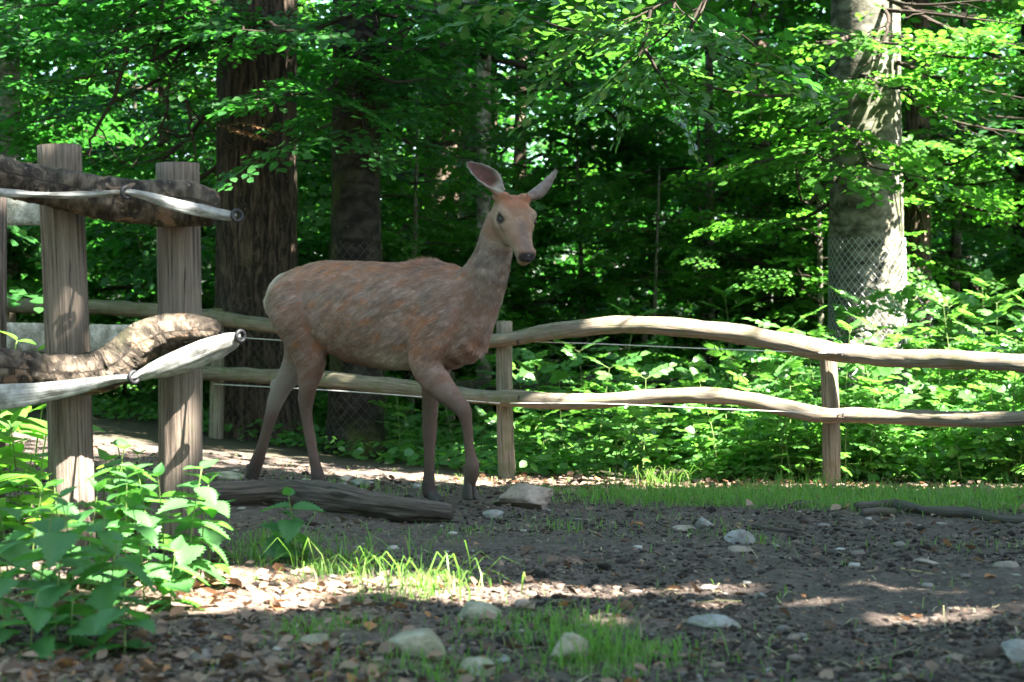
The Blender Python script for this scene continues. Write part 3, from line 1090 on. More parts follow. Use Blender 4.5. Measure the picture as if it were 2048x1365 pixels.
ribbon([(266, 758, 5.79, 6, .5), (300, 752, 5.82, 9, .6), (350, 742, 5.85, 12, .6), (410, 722, 5.88, 13, .6), (460, 698, 5.91, 10, .6), (482, 676, 5.91, 5, .5)],
       'fence_tape', 'doubled back end of white tape hanging under the lower rail', 60)

# --- board fence behind it at the edge of the clearing
bb = at(4, 860, 7.6)
bb[2] = 0
board_fence = thing('board_fence', 'grey lichened board fence behind the two thick posts', 'fence', bb)
part_tube('post', [at(-4, 930, 7.5) - [0, 0, .2], at(-1, 640, 7.5), at(0, 330, 7.5)], .030, M_LOG, board_fence, bb, 16, .06, 31)
part_tube('post', [at(345, 900, 9.2) - [0, 0, .2], at(345, 640, 9.2)], .035, M_FARWOOD, board_fence, bb, 16, .06, 32)
for (xa, xb, y0, y1, d0, d1) in ((-300, 150, 396, 452, 7.3, 7.75), (-300, 352, 644, 702, 7.3, 9.2)):
    A, Bp = at(xa, (y0 + y1) / 2, d0 + .05), at(xb, (y0 + y1) / 2 + (4 if y0 > 500 else 0), d1 + .05)
    hh = (y1 - y0) / 2 / (FPX / ((d0 + d1) / 2))
    n = 40
    Pc = np.linspace(A, Bp, n)
    T = unit(Bp - A)
    nr_ = unit(np.cross(T, [0, 0, 1]))
    q = np.linspace(-1, 1, 9)
    prof = np.array([(-1, -1), (-.5, -1), (0, -1), (.5, -1), (1, -1), (1, 1), (.5, 1), (0, 1), (-.5, 1), (-1, 1)], float)
    V = Pc[:, None] + prof[None, :, 0, None] * (np.array([0, 0, hh]) * (1 + .04 * fbm(np.stack([np.arange(n) * .3, np.zeros(n), np.zeros(n)], -1), 2, 4)[:, None]))[:, None] + prof[None, :, 1, None] * nr_ * .014
    m_ = len(prof)
    i, j = np.arange(n - 1)[:, None] * m_, np.arange(m_)[None]
    F = np.stack([i + j, i + (j + 1) % m_, i + m_ + (j + 1) % m_, i + m_ + j], -1).reshape(-1, 4)
    e = np.array([[0, 1, 8, 9], [1, 2, 7, 8], [2, 3, 6, 7], [3, 4, 5, 6]])
    me = mesh_from('board', V.reshape(-1, 3), [np.vstack([F, e, e[:, ::-1] + (n - 1) * m_])])
    link('board', shift(me, bb), M_BOARD, board_fence)

# --- far fence: posts with two wavy rails each span, thin wires
fb = at(1010, 957, 11.0)
far_fence = thing('post_and_rail_fence', 'long rustic fence of wavy split rails running behind the deer', 'fence', fb)
posts = [(-560, 560, 16.6, 800), (20, 590, 14.6, 850), (432, 618, 13.1, 893), (1008, 643, 11.0, 957), (1655, 685, 10.6, 972), (2330, 690, 9.9, 1000)]
for k, (px, py, d, by) in enumerate(posts):
    T_, B_ = at(px, py, d), at(px + (6 if k == 3 else (8 if k == 4 else 0)), by, d)
    P = catmull([B_ - [0, 0, .25], B_, (T_ + B_) / 2 + [.008 * (-1) ** k, 0, 0], T_], 30)
    V, F3, F4, uv = tube(P, np.interp(np.linspace(0, 1, 30), [0, 1], [.060, .053]), 24, True, .10, 40 + k, (1.4, 1.2), .004)
    link('post', shift(MB().add(V, F3, F4, uv).mesh('post'), fb), M_FARWOOD, far_fence)
fr = -.11
spans_up = [[(-560, 596, 16.5), (-250, 604, 15.6), (20, 612, 14.5)],
            [(10, 611, 14.5), (150, 613, 14.0), (310, 622, 13.5), (440, 636, 13.0)],
            [(425, 633, 13.0), (500, 646, 12.7), (580, 655, 12.3), (760, 668, 11.8), (900, 682, 11.3), (1018, 681, 10.9)],
            [(975, 682, 10.92), (1010, 680, 10.88), (1080, 668, 10.8), (1150, 658, 10.75), (1250, 650, 10.68), (1360, 655, 10.6), (1470, 667, 10.55), (1560, 683, 10.5), (1625, 698, 10.47), (1690, 708, 10.46)],
            [(1650, 707, 10.50), (1700, 708, 10.46), (1800, 717, 10.35), (1900, 719, 10.2), (2000, 725, 10.05), (2100, 728, 9.95), (2330, 726, 9.8)]]
r_up = [[12, 13, 13], [15, 15, 15, 14], [14, 15, 16, 17, 17, 13], [9, 13, 16, 17, 18, 18, 19, 20, 22, 14], [14, 20, 19, 20, 18, 20, 20]]
spans_lo = [[(-560, 690, 16.5), (-250, 702, 15.6), (20, 716, 14.5)],
            [(10, 715, 14.5), (200, 730, 13.8), (440, 748, 13.0)],
            [(425, 747, 13.0), (520, 752, 12.6), (620, 757, 12.2), (760, 770, 11.7), (900, 788, 11.3), (1018, 797, 10.9)],
            [(975, 796, 10.92), (1020, 797, 10.88), (1120, 803, 10.78), (1200, 802, 10.72), (1320, 792, 10.63), (1430, 792, 10.57), (1520, 804, 10.52), (1620, 828, 10.47), (1700, 832, 10.46)],
            [(1640, 829, 10.50), (1700, 831, 10.46), (1800, 834, 10.35), (1900, 838, 10.2), (2000, 838, 10.05), (2100, 836, 9.95), (2330, 842, 9.8)]]
r_lo = [[12, 13, 13], [14, 15, 14], [13, 15, 16, 17, 16, 13], [11, 17, 16, 15, 15, 17, 16, 17, 11], [11, 16, 15, 16, 15, 16, 16]]
for k in range(5):
    for sp, rr in ((spans_up[k], r_up[k]), (spans_lo[k], r_lo[k])):
        P = catmull([np.array(at(*q)) + [0, -.03, 0] for q in sp], 110)
        w = catmull([[r / (FPX / q[2]), 0] for r, q in zip(rr, sp)], 110)[:, 0]
        b_ = MB().add(*tube(P, w, 22, True, .20, 60 + k + int(sp[0][1]), (2.2, 5.0), .004))
        link('rail', shift(b_.mesh('rail'), fb), M_FARWOOD, far_fence)
for pts in ([(1040, 683, 10.9), (1200, 688, 10.75), (1400, 697, 10.6), (1650, 706, 10.42)], [(1020, 806, 10.8), (1200, 807, 10.7), (1425, 817, 10.5), (1650, 826, 10.4)], [(1650, 706, 10.4), (1720, 705, 10.3)], [(430, 672, 12.9), (620, 684, 12.1), (800, 690, 11.5), (1000, 690, 10.9)], [(430, 768, 12.9), (700, 783, 11.8), (1000, 806, 10.85)]):
    P = catmull([np.array(at(*q)) + [0, -.055, 0] for q in pts], 24)
    link('wire', shift(MB().add(*tube(P, .0028, 6, True)).mesh('wire'), fb), M_WIRE, far_fence)
for (px, py, d) in ((1655, 708, 10.36), (1658, 830, 10.36), (1008, 684, 10.78), (1010, 797, 10.78)):
    c = at(px + 28, py, d)
    b_ = MB().add(*ring(c, np.array([.9, -.4, 0]), .012, .004))
    b_.add(*tube(np.array([c, at(px + 8, py, d + .06)]), .004, 8))
    link('insulator_ring', shift(b_.mesh('insulator_ring'), fb), M_RING, far_fence)

# --- wire fence and a low timber rail deeper in the wood
wb = at(1400, 840, 17.5)
wb[2] = float(gz(wb[0], wb[1])[0])
wire_fence = thing('wire_fence', 'thin wire fence on slender posts deep among the trees', 'fence', wb)
for (px, py, r, m_) in ((880, 690, .03, M_FARWOOD), (1198, 700, .028, M_STEEL), (1289, 668, .034, M_FARWOOD), (1459, 670, .028, M_STEEL), (1558, 690, .034, M_FARWOOD), (1840, 680, .03, M_STEEL), (2080, 680, .03, M_FARWOOD)):
    T_ = at(px, py, 17.5)
    b0 = np.array([T_[0], 17.5, float(gz(T_[0], 17.5)[0]) - .2])
    part_tube('post', [b0, (b0 + T_) / 2, T_], r, m_, wire_fence, wb, 12, .04, int(px))
for yy in (664, 722, 733, 770):
    P = np.array([at(780, yy - 4, 17.45), at(1400, yy, 17.45), at(2150, yy + 2, 17.45)])
    link('wire', shift(MB().add(*tube(catmull(P, 12), .0055, 5, True)).mesh('wire'), wb), M_STEEL, wire_fence)
lb = at(1300, 800, 15.6)
lb[2] = float(gz(lb[0], lb[1])[0])
low_fence = thing('timber_fence', 'low dark timber fence with squat post among the saplings', 'fence', lb)
for (px, w_) in ((1198, .055), (1640, .05), (900, .05)):
    T_ = at(px, 745, 15.6)
    b0 = np.array([T_[0], 15.6, float(gz(T_[0], 15.6)[0]) - .2])
    part_tube('post', [b0, (b0 + T_) / 2, T_], w_, M_FARWOOD, low_fence, lb, 16, .06, int(px))
part_tube('rail', [at(880, 770, 15.5), at(1100, 768, 15.5), at(1350, 757, 15.5), at(1650, 762, 15.5)], [.05, .055, .055, .05], M_BRANCH, low_fence, lb, 16, .1, 71, 0, 40)
# ------------------------------------------------------------------ the deer
TH = R(40)
U = np.array([math.cos(TH), -math.sin(TH), 0])            # walking direction
NR = np.array([-math.sin(TH), -math.cos(TH), 0])          # its right-hand side (towards the camera)
CPL = -5.718                                              # sagittal plane NR.p = CPL
UP = np.array([0, 0, 1.0])


def J(px, py, w=0.0):
    """pixel on the plane parallel to the deer's sagittal plane, w metres to its right"""
    a, bb = (px - CX) / FPX, (HOR - py) / FPX
    d = (CPL + w) / (NR[0] * a + NR[1])
    return np.array([a * d, d, CAMH + bb * d])


def loft(rings, n_out=None, nseg=28):
    """rings: list of (centre, axisA*ra, axisB*rb); closed ends. Rings are resampled smoothly"""
    C = np.array([r[0] for r in rings])
    A = np.array([r[1] for r in rings])
    B = np.array([r[2] for r in rings])
    m = n_out or len(rings) * 5
    C, A, B = catmull(C, m), catmull(A, m), catmull(B, m)
    th = np.linspace(0, 2 * np.pi, nseg, endpoint=False)
    V = C[:, None] + np.cos(th)[None, :, None] * A[:, None] + np.sin(th)[None, :, None] * B[:, None]
    # rounded ends
    def dome(c, a, b, t):
        out = []
        for k in (0.35, 0.65, 0.88):
            s = math.sqrt(1 - k * k)
            out.append(c + t * k + np.cos(th)[:, None] * a * s + np.sin(th)[:, None] * b * s)
        return out
    r0 = 0.6 * min(np.linalg.norm(A[0]), np.linalg.norm(B[0]))
    r1 = 0.6 * min(np.linalg.norm(A[-1]), np.linalg.norm(B[-1]))
    t0, t1 = unit(C[0] - C[1]) * r0, unit(C[-1] - C[-2]) * r1
    d0, d1 = dome(C[0], A[0], B[0], t0), dome(C[-1], A[-1], B[-1], t1)
    V = np.concatenate([np.array(d0[::-1]), V, np.array(d1)])
    n = len(V)
    i = np.arange(n - 1)[:, None] * nseg
    j = np.arange(nseg)[None]
    a, b = i + j, i + (j + 1) % nseg
    F4 = np.stack([a, b, b + nseg, a + nseg], -1).reshape(-1, 4)
    Vf = np.vstack([V.reshape(-1, 3), C[0] + t0, C[-1] + t1])
    k = n * nseg
    jj = np.arange(nseg)
    F3 = np.vstack([np.stack([(jj + 1) % nseg, jj, np.full(nseg, k)], -1),
                    np.stack([(n - 1) * nseg + jj, (n - 1) * nseg + (jj + 1) % nseg, np.full(nseg, k + 1)], -1)])
    return Vf, F3, F4


def tz(p):
    return float(np.dot(U, p)), float(p[2])


def limb(rows, lat=0.85):
    """rows: (px, py, r_px, w, ratio) -> loft with circular-ish sections facing the limb direction"""
    P = [J(r[0], r[1], r[3]) for r in rows]
    out = []
    for k, r in enumerate(rows):
        t = unit(P[min(k + 1, len(P) - 1)] - P[max(k - 1, 0)])
        s = FPX / P[k][1]
        ru = r[2] / s * (1.16 if r[2] < 34 else 1.05)
        lr = r[4] if len(r) > 4 else lat
        a = unit(np.cross(NR, t)) * ru
        b = unit(np.cross(t, a)) * ru * lr
        out.append((P[k], a, b))
    return out


def sagittal_point(t, z, w=0.0):
    return U * t + NR * (CPL + w) + UP * z


def build_deer():
    B = MB()
    # trunk: top and bottom outlines in the sagittal plane
    top = [J(*q) for q in ((556, 575), (572, 548), (606, 533), (650, 521), (720, 523), (800, 526), (870, 525), (925, 534), (960, 585), (957, 640))]
    bot = [J(*q) for q in ((563, 640), (585, 690), (650, 700), (685, 717), (720, 732), (770, 741), (830, 742), (880, 744), (915, 738), (940, 712))]
    tt, zt = np.array([tz(p) for p in top]).T
    tb, zb = np.array([tz(p) for p in bot]).T
    t0, t1 = tt[0], max(tt[-1], tb[-1]) - 0.01
    wid = [(0, .085), (.05, .135), (.12, .165), (.25, .178), (.40, .196), (.55, .205), (.70, .188), (.82, .160), (.92, .130), (1, .085)]
    rings = []
    for f in np.linspace(0, 1, 22):
        t = t0 + (t1 - t0) * f
        a, b = np.interp(t, np.sort(tt), zt[np.argsort(tt)]), np.interp(t, np.sort(tb), zb[np.argsort(tb)])
        w = np.interp(f, [q[0] for q in wid], [q[1] for q in wid])
        rings.append((sagittal_point(t, (a + b) / 2), UP * (a - b) / 2, NR * w))
    B.add(*loft(rings, 60, 40))
    # neck
    neck = [(900, 655, 92, .0, .125), (925, 628, 84, .0, .112), (950, 592, 66, .0, .096), (972, 552, 52, .005, .082), (986, 512, 43, .012, .070), (994, 474, 37, .02, .062), (1003, 440, 34, .025, .058)]
    P = [J(r[0], r[1], r[3]) for r in neck]
    rg = []
    for k, r in enumerate(neck):
        t = unit(P[min(k + 1, len(P) - 1)] - P[max(k - 1, 0)])
        a = unit(np.cross(NR, t)) * (r[2] / (FPX / P[k][1])) * 1.0
        rg.append((P[k], a, unit(np.cross(t, a)) * r[4]))
    B.add(*loft(rg, 34, 32))
    # hind legs, fore legs
    near_hind = [(596, 590, 62, .075, .9), (606, 635, 62, .085, .95), (616, 685, 47, .095, .75), (621, 735, 29, .09, .7), (615, 778, 18, .08, .75), (612, 803, 15.5, .075, .8),
                 (613, 832, 11.5, .072, .8), (621, 880, 10.5, .07, .85), (630, 925, 10, .07, .9), (635, 950, 12, .07, .95), (640, 968, 12, .07, .95)]
    far_hind = [(605, 640, 60, -.07, .9), (604, 690, 40, -.08, .75), (590, 730, 26, -.08, .7), (567, 770, 19, -.075, .75), (553, 797, 16.5, -.072, .8),
                (542, 832, 12.5, -.07, .8), (527, 885, 10.5, -.07, .85), (514, 924, 12, -.07, .95), (507, 945, 12.5, -.07, .95), (504, 957, 12, -.07, .95)]
    near_fore = [(880, 575, 50, .075, .5), (874, 630, 54, .10, .55), (858, 690, 46, .115, .58), (854, 736, 35, .115, .66), (880, 771, 26, .11, .72), (908, 800, 18.5, .10, .8),
                 (927, 822, 15, .095, .9), (934, 852, 10.5, .09, .9), (939, 900, 9.5, .085, .9), (945, 930, 13, .085, .9), (942, 955, 13, .085, .85), (938, 968, 12, .085, .8)]
    far_fore = [(880, 690, 48, -.10, .6), (868, 745, 30, -.10, .66), (862, 790, 18, -.095, .75), (860, 830, 15, -.09, .8), (859, 868, 13.5, -.085, .9), (859, 900, 10.5, -.08, .9),
                (858, 945, 10, -.075, .9), (857, 976, 13, -.07, .9), (860, 990, 12.5, -.07, .95)]
    for L in (near_hind, far_hind, near_fore, far_fore):
        B.add(*loft(limb(L), len(L) * 6, 24))
    # hock and elbow points, dewclaws
    for (px, py, r, w) in ((602, 797, 8, .075), (550, 771, 11, -.075), (628, 948, 5, .06), (497, 934, 6, -.06), (497, 934, 6, -.08), (850, 978, 6, -.06), (930, 938, 7, .085)):
        c = J(px, py, w)
        s = r / (FPX / c[1])
        B.add(*loft([(c - UP * s * .8, U * s * .7, NR * s * .7), (c, U * s, NR * s), (c + UP * s * .8, U * s * .7, NR * s * .7)], 9, 14))
    return B


# head frame
HE = J(1034, 439, .045)                                    # between the eyes
HF = unit([.255, -.69, -.675])                             # towards the nose
HS = unit(np.cross(HF, [0.05, 0, 1.0]))                    # to the head's right... fixed below
if HS[0] > 0:
    HS = -HS                                               # picture-left = the deer's right
HU = np.cross(HF, HS)
if HU[2] < 0:
    HU = -HU


KF, KW, KH = 1.08, 1.26, 1.12


def H(f, s, h):
    return HE + HF * f * KF + HS * s * KW + HU * h * KH


def head_coords(P):
    L = P - HE
    return L @ HF / KF, L @ HS / KW, L @ HU / KH


def build_head(B):
    # f, top, bottom, half width top, half width bottom
    prof = [(-.150, .005, -.075, .040, .040), (-.120, .030, -.095, .054, .050), (-.085, .046, -.112, .063, .054), (-.045, .049, -.118, .068, .052), (-.010, .042, -.116, .073, .048),
            (.020, .033, -.108, .068, .042), (.055, .022, -.096, .051, .035), (.095, .010, -.082, .041, .030), (.135, .000, -.075, .0355, .027), (.165, -.004, -.072, .034, .026), (.190, -.010, -.068, .033, .025), (.204, -.020, -.060, .026, .020)]
    prof = catmull(prof, 48)
    n = 40
    th = np.linspace(0, 2 * np.pi, n, endpoint=False)
    rows = []
    for f, a, b, wt, wb in prof:
        c, hh = (a + b) / 2, (a - b) / 2
        s, k = np.cos(th), np.sin(th)
        e = 0.80
        ss, kk = np.sign(s) * np.abs(s) ** e, np.sign(k) * np.abs(k) ** e
        w = np.where(kk > 0, wt, wt + (wb - wt) * np.minimum(1, -kk * 1.1))
        # the widest line lies above the middle (at the eyes)
        h = c + hh * kk
        rows.append(HE + HF * f * KF + (w * ss * KW)[:, None] * HS + (h * KH)[:, None] * HU)
    V = np.array(rows)
    m = len(V)
    i = np.arange(m - 1)[:, None] * n
    j = np.arange(n)[None]
    a, b = i + j, i + (j + 1) % n
    F4 = np.stack([a, b, b + n, a + n], -1).reshape(-1, 4)
    k = m * n
    Vf = np.vstack([V.reshape(-1, 3), V[0].mean(0) - HF * .012, V[-1].mean(0) + HF * .008])
    jj = np.arange(n)
    F3 = np.vstack([np.stack([(jj + 1) % n, jj, np.full(n, k)], -1), np.stack([(m - 1) * n + jj, (m - 1) * n + (jj + 1) % n, np.full(n, k + 1)], -1)])
    B.add(Vf, F3, F4)

    def blob(f, s, h, a, b, c):
        p = H(f, s, h)
        a, b, c = a * KF, b * KW, c * KH
        B.add(*loft([(p - HF * a * .75, HS * b * .66, HU * c * .66), (p, HS * b, HU * c), (p + HF * a * .75, HS * b * .66, HU * c * .66)], 9, 16))
    for sd in (-1, 1):
        blob(-.014, sd * .052, .020, .040, .021, .016)      # brow ridge
        blob(-.02, sd * .054, -.018, .045, .018, .024)      # cheek bone
        blob(-.05, sd * .040, -.075, .055, .022, .034)      # jaw muscle
        blob(.176, sd * .022, -.022, .022, .013, .016)      # nostril wing
        blob(-.088, sd * .034, .046, .020, .017, .012)      # skull bumps
        blob(-.105, sd * .052, .024, .026, .022, .024)      # ear roots
    blob(.170, 0, -.073, .026, .022, .015)                  # chin
    blob(.150, 0, -.050, .050, .031, .022)                  # lips
    return B


def remesh(B, voxel, iters):
    me = B.mesh('tmp', False)
    o = link('tmp', me)
    m = o.modifiers.new('r', 'REMESH')
    m.mode = 'VOXEL'
    m.voxel_size = voxel
    s = o.modifiers.new('s', 'SMOOTH')
    s.factor = 0.5
    s.iterations = iters
    bpy.context.view_layer.update()
    dg = bpy.context.evaluated_depsgraph_get()
    out = bpy.data.meshes.new_from_object(o.evaluated_get(dg))
    bpy.data.objects.remove(o)
    return out


def lerp(a, b, f):
    f = np.asarray(f)[:, None]
    return np.asarray(a) * (1 - f) + np.asarray(b) * f


BROWN, RUFOUS, GREYB, CREAM = (.158, .080, .052), (.240, .083, .034), (.205, .130, .104), (.46, .38, .29)
LEGC, DARK, TAN = (.082, .051, .040), (.035, .027, .024), (.300, .200, .130)


def coat_colour(P, N):
    """coat pattern of a hind in moult, read from place on the body"""
    t = P @ U
    w = P @ NR - CPL
    z = P[:, 2]
    q = P * 1.0
    n1, n2, n3 = fbm(q * 5, 3, 21), fbm(q * 13, 3, 31), fbm(q * 30, 2, 41)
    n4 = fbm(np.stack([t * 9 + z * 4, w * 6, z * 22 - t * 9], -1), 3, 51)
    fa, fb = P @ unit(-U + np.array([0, 0, -.55])), P @ unit(UP * 1.0 - U * .55)
    st = fbm(np.stack([fa * 11, fb * 42, w * 22], -1), 3, 57)
    c = lerp(BROWN, GREYB, smooth(-.35, .45, .25 * n1 + .3 * n2 + .7 * st))
    ruf = smooth(.08, .42, n4 + .30 * n1)
    tr = smooth(-6.25, -6.1, t) * (1 - smooth(-5.02, -4.95, t)) * smooth(.62, .75, z)
    c = lerp_rows(c, RUFOUS, ruf * tr * .65)
    # back line warmer, shoulder band rufous
    c = lerp_rows(c, RUFOUS, .45 * smooth(.98, 1.10, z) * smooth(-.2, .2, n2 + .2) * tr)
    sh = np.exp(-((t + 5.21) / .055) ** 2) * smooth(.62, .72, z) * (1 - smooth(1.02, 1.08, z))
    c = lerp_rows(c, RUFOUS, .8 * sh * smooth(-.35, .1, n1))
    # pale belly behind the elbow
    bel = np.exp(-((t + 5.42) / .10) ** 2 - ((z - .645) / .05) ** 2)
    c = lerp_rows(c, (.46, .37, .28), .95 * bel)
    # rump patch
    rp = smooth(.02, -.10, t + 6.16) * smooth(.85, .97, z) * smooth(.20, .05, np.abs(w + .03))
    c = lerp_rows(c, (.62, .54, .42), rp * .95)
    # legs
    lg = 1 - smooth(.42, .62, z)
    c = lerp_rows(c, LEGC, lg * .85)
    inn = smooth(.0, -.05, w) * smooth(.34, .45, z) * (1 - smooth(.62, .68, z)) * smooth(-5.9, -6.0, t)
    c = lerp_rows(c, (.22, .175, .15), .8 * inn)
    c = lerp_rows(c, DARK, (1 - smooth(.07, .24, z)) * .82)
    # head and neck
    L = (P - HE)
    f, s, h = head_coords(P)
    neck = smooth(-5.02, -4.92, t) * smooth(.85, 1.0, z)
    c = lerp_rows(c, lerp((.112, .072, .053), (.165, .115, .087), smooth(-.3, .3, n3)), neck * .9)
    back = neck * smooth(.02, -.09, L @ unit([.6, -.3, -.2]) + .12)
    c = lerp_rows(c, RUFOUS, .35 * back)
    hd = smooth(-.19, -.13, f) * smooth(.34, .30, np.linalg.norm(L, axis=1)) * smooth(-.135 , -.110, h + .25 * np.minimum(f + .02, 0))
    face = lerp((.180, .098, .060), (.230, .140, .092), smooth(-.3, .4, n2))
    c = lerp_rows(c, face, hd)
    c = lerp_rows(c, (.250, .090, .045), hd * smooth(.02, .045, h) * (1 - smooth(-.05, .0, f)) * .85)      # crown
    c = lerp_rows(c, (.11, .06, .04), hd * np.exp(-((f + .075) / .02) ** 2 - ((np.abs(s) - .022) / .014) ** 2) * (h > .02) * .5)
    c = lerp_rows(c, (.120, .082, .070), hd * np.exp(-(s / .022) ** 2) * smooth(.03, .06, f) * smooth(-.03, -.005, h) * .85)  # bridge of the nose
    c = lerp_rows(c, (.28, .21, .145), hd * smooth(-.02, -.055, h) * smooth(-.02, .05, f) * .75)            # cheeks / muzzle sides
    c = lerp_rows(c, (.26, .21, .165), hd * smooth(-.075, -.095, h) * smooth(.0, .06, f) * .7)
    c = lerp_rows(c, (.07, .05, .045), hd * np.exp(-((f - .168) / .014) ** 2) * smooth(-.02, -.05, h) * .35)
    for sd in (-1, 1):
        e = np.sqrt(((f - .004) / 1.25) ** 2 + (h - .001) ** 2 + ((s - sd * .066) * .6) ** 2)
        c = lerp_rows(c, (.27, .19, .13), hd * (smooth(.045, .030, e) * .5))
        c = lerp_rows(c, (.030, .022, .018), hd * (smooth(.0225, .0180, e)))
        tear = np.exp(-((f - .035) / .026) ** 2 - ((h + .018 + (f - .02) * .35) / .006) ** 2) * (s * sd > .02)
        c = lerp_rows(c, (.06, .04, .03), hd * tear * .8)
    c = lerp_rows(c, (.025, .022, .022), hd * smooth(.185, .197, f) * smooth(-.055, -.045, h))
    return np.clip(c, 0, 1)


def lerp_rows(c, b, f):
    f = np.clip(np.asarray(f, float), 0, 1)[:, None]
    return c * (1 - f) + np.asarray(b) * f


def mesh_arrays(me):
    n = len(me.vertices)
    V = np.zeros(n * 3, np.float32)
    me.vertices.foreach_get('co', V)
    Nn = np.zeros(n * 3, np.float32)
    me.vertices.foreach_get('normal', Nn)
    return V.reshape(-1, 3).astype(float), Nn.reshape(-1, 3).astype(float)


def ear(base, tip, face, wid, seed):
    """cupped ear: leaf outline swept from base to tip, opening towards face"""
    ax = tip - base
    L = np.linalg.norm(ax)
    ax = ax / L
    sd = unit(np.cross(ax, face))
    fc = unit(np.cross(sd, ax))
    nu, nv = 22, 13
    u = np.linspace(0, 1, nu)
    wprof = wid * np.interp(u, [0, .12, .3, .5, .7, .86, .95, 1], [.50, .66, .95, 1.0, .80, .50, .27, .08])
    ph = np.interp(u, [0, .2, .5, .8, 1], [2.5, 1.9, 1.35, 1.0, .7])
    outer, inner = [], []
    for k in range(nu):
        v = np.linspace(-1, 1, nv) * ph[k]
        rad = wprof[k] / max(math.sin(min(ph[k], 1.57)), .3)
        c = base + ax * u[k] * L + fc * (-.0 + .012 * math.sin(u[k] * 3.0)) 
        ring = c + np.outer(np.sin(v) * rad, sd) + np.outer((1 - np.cos(v)) * rad * .75, fc)
        nrm = np.outer(np.sin(v), sd) - np.outer(np.cos(v), fc)
        outer.append(ring + nrm * .004)
        inner.append(ring - nrm * .0)
    O, I = np.array(outer), np.array(inner)
    V = np.vstack([O.reshape(-1, 3), I.reshape(-1, 3)])
    i = np.arange(nu - 1)[:, None] * nv
    j = np.arange(nv - 1)[None]
    a = i + j
    Fo = np.stack([a, a + 1, a + 1 + nv, a + nv], -1).reshape(-1, 4)
    off = nu * nv
    F = [Fo, Fo[:, ::-1] + off]
    for e in (0, nv - 1):
        k = np.arange(nu - 1) * nv + e
        q = np.stack([k, k + nv, k + nv + off, k + off], -1)
        F.append(q if e == 0 else q[:, ::-1])
    k = (nu - 1) * nv + np.arange(nv - 1)
    F.append(np.stack([k, k + 1, k + 1 + off, k + off], -1))
    uu = np.repeat(u, nv)
    vv = np.tile(np.linspace(-1, 1, nv), nu)
    no = fbm(V[:off] * 60, 2, seed)
    co = lerp((.125, .088, .078), (.18, .132, .115), smooth(-.3, .3, no))
    co = lerp_rows(co, (.30, .16, .09), smooth(.25, .0, uu) * .6)
    co = lerp_rows(co, (.10, .075, .06), smooth(.88, 1, uu) * .7)
    ci = lerp((.085, .032, .022), (.045, .022, .017), smooth(-.2, .3, no))
    ci = lerp_rows(ci, (.36, .30, .25), smooth(.55, .9, np.abs(vv)) * smooth(.55, .2, uu))
    ci = lerp_rows(ci, (.07, .05, .042), smooth(.62, .95, np.abs(vv)) * smooth(.3, .6, uu))
    ci = lerp_rows(ci, (.38, .32, .26), smooth(.32, .12, uu) * smooth(-.5, .5, no + .4))
    return V, np.vstack(F), np.vstack([co, ci])


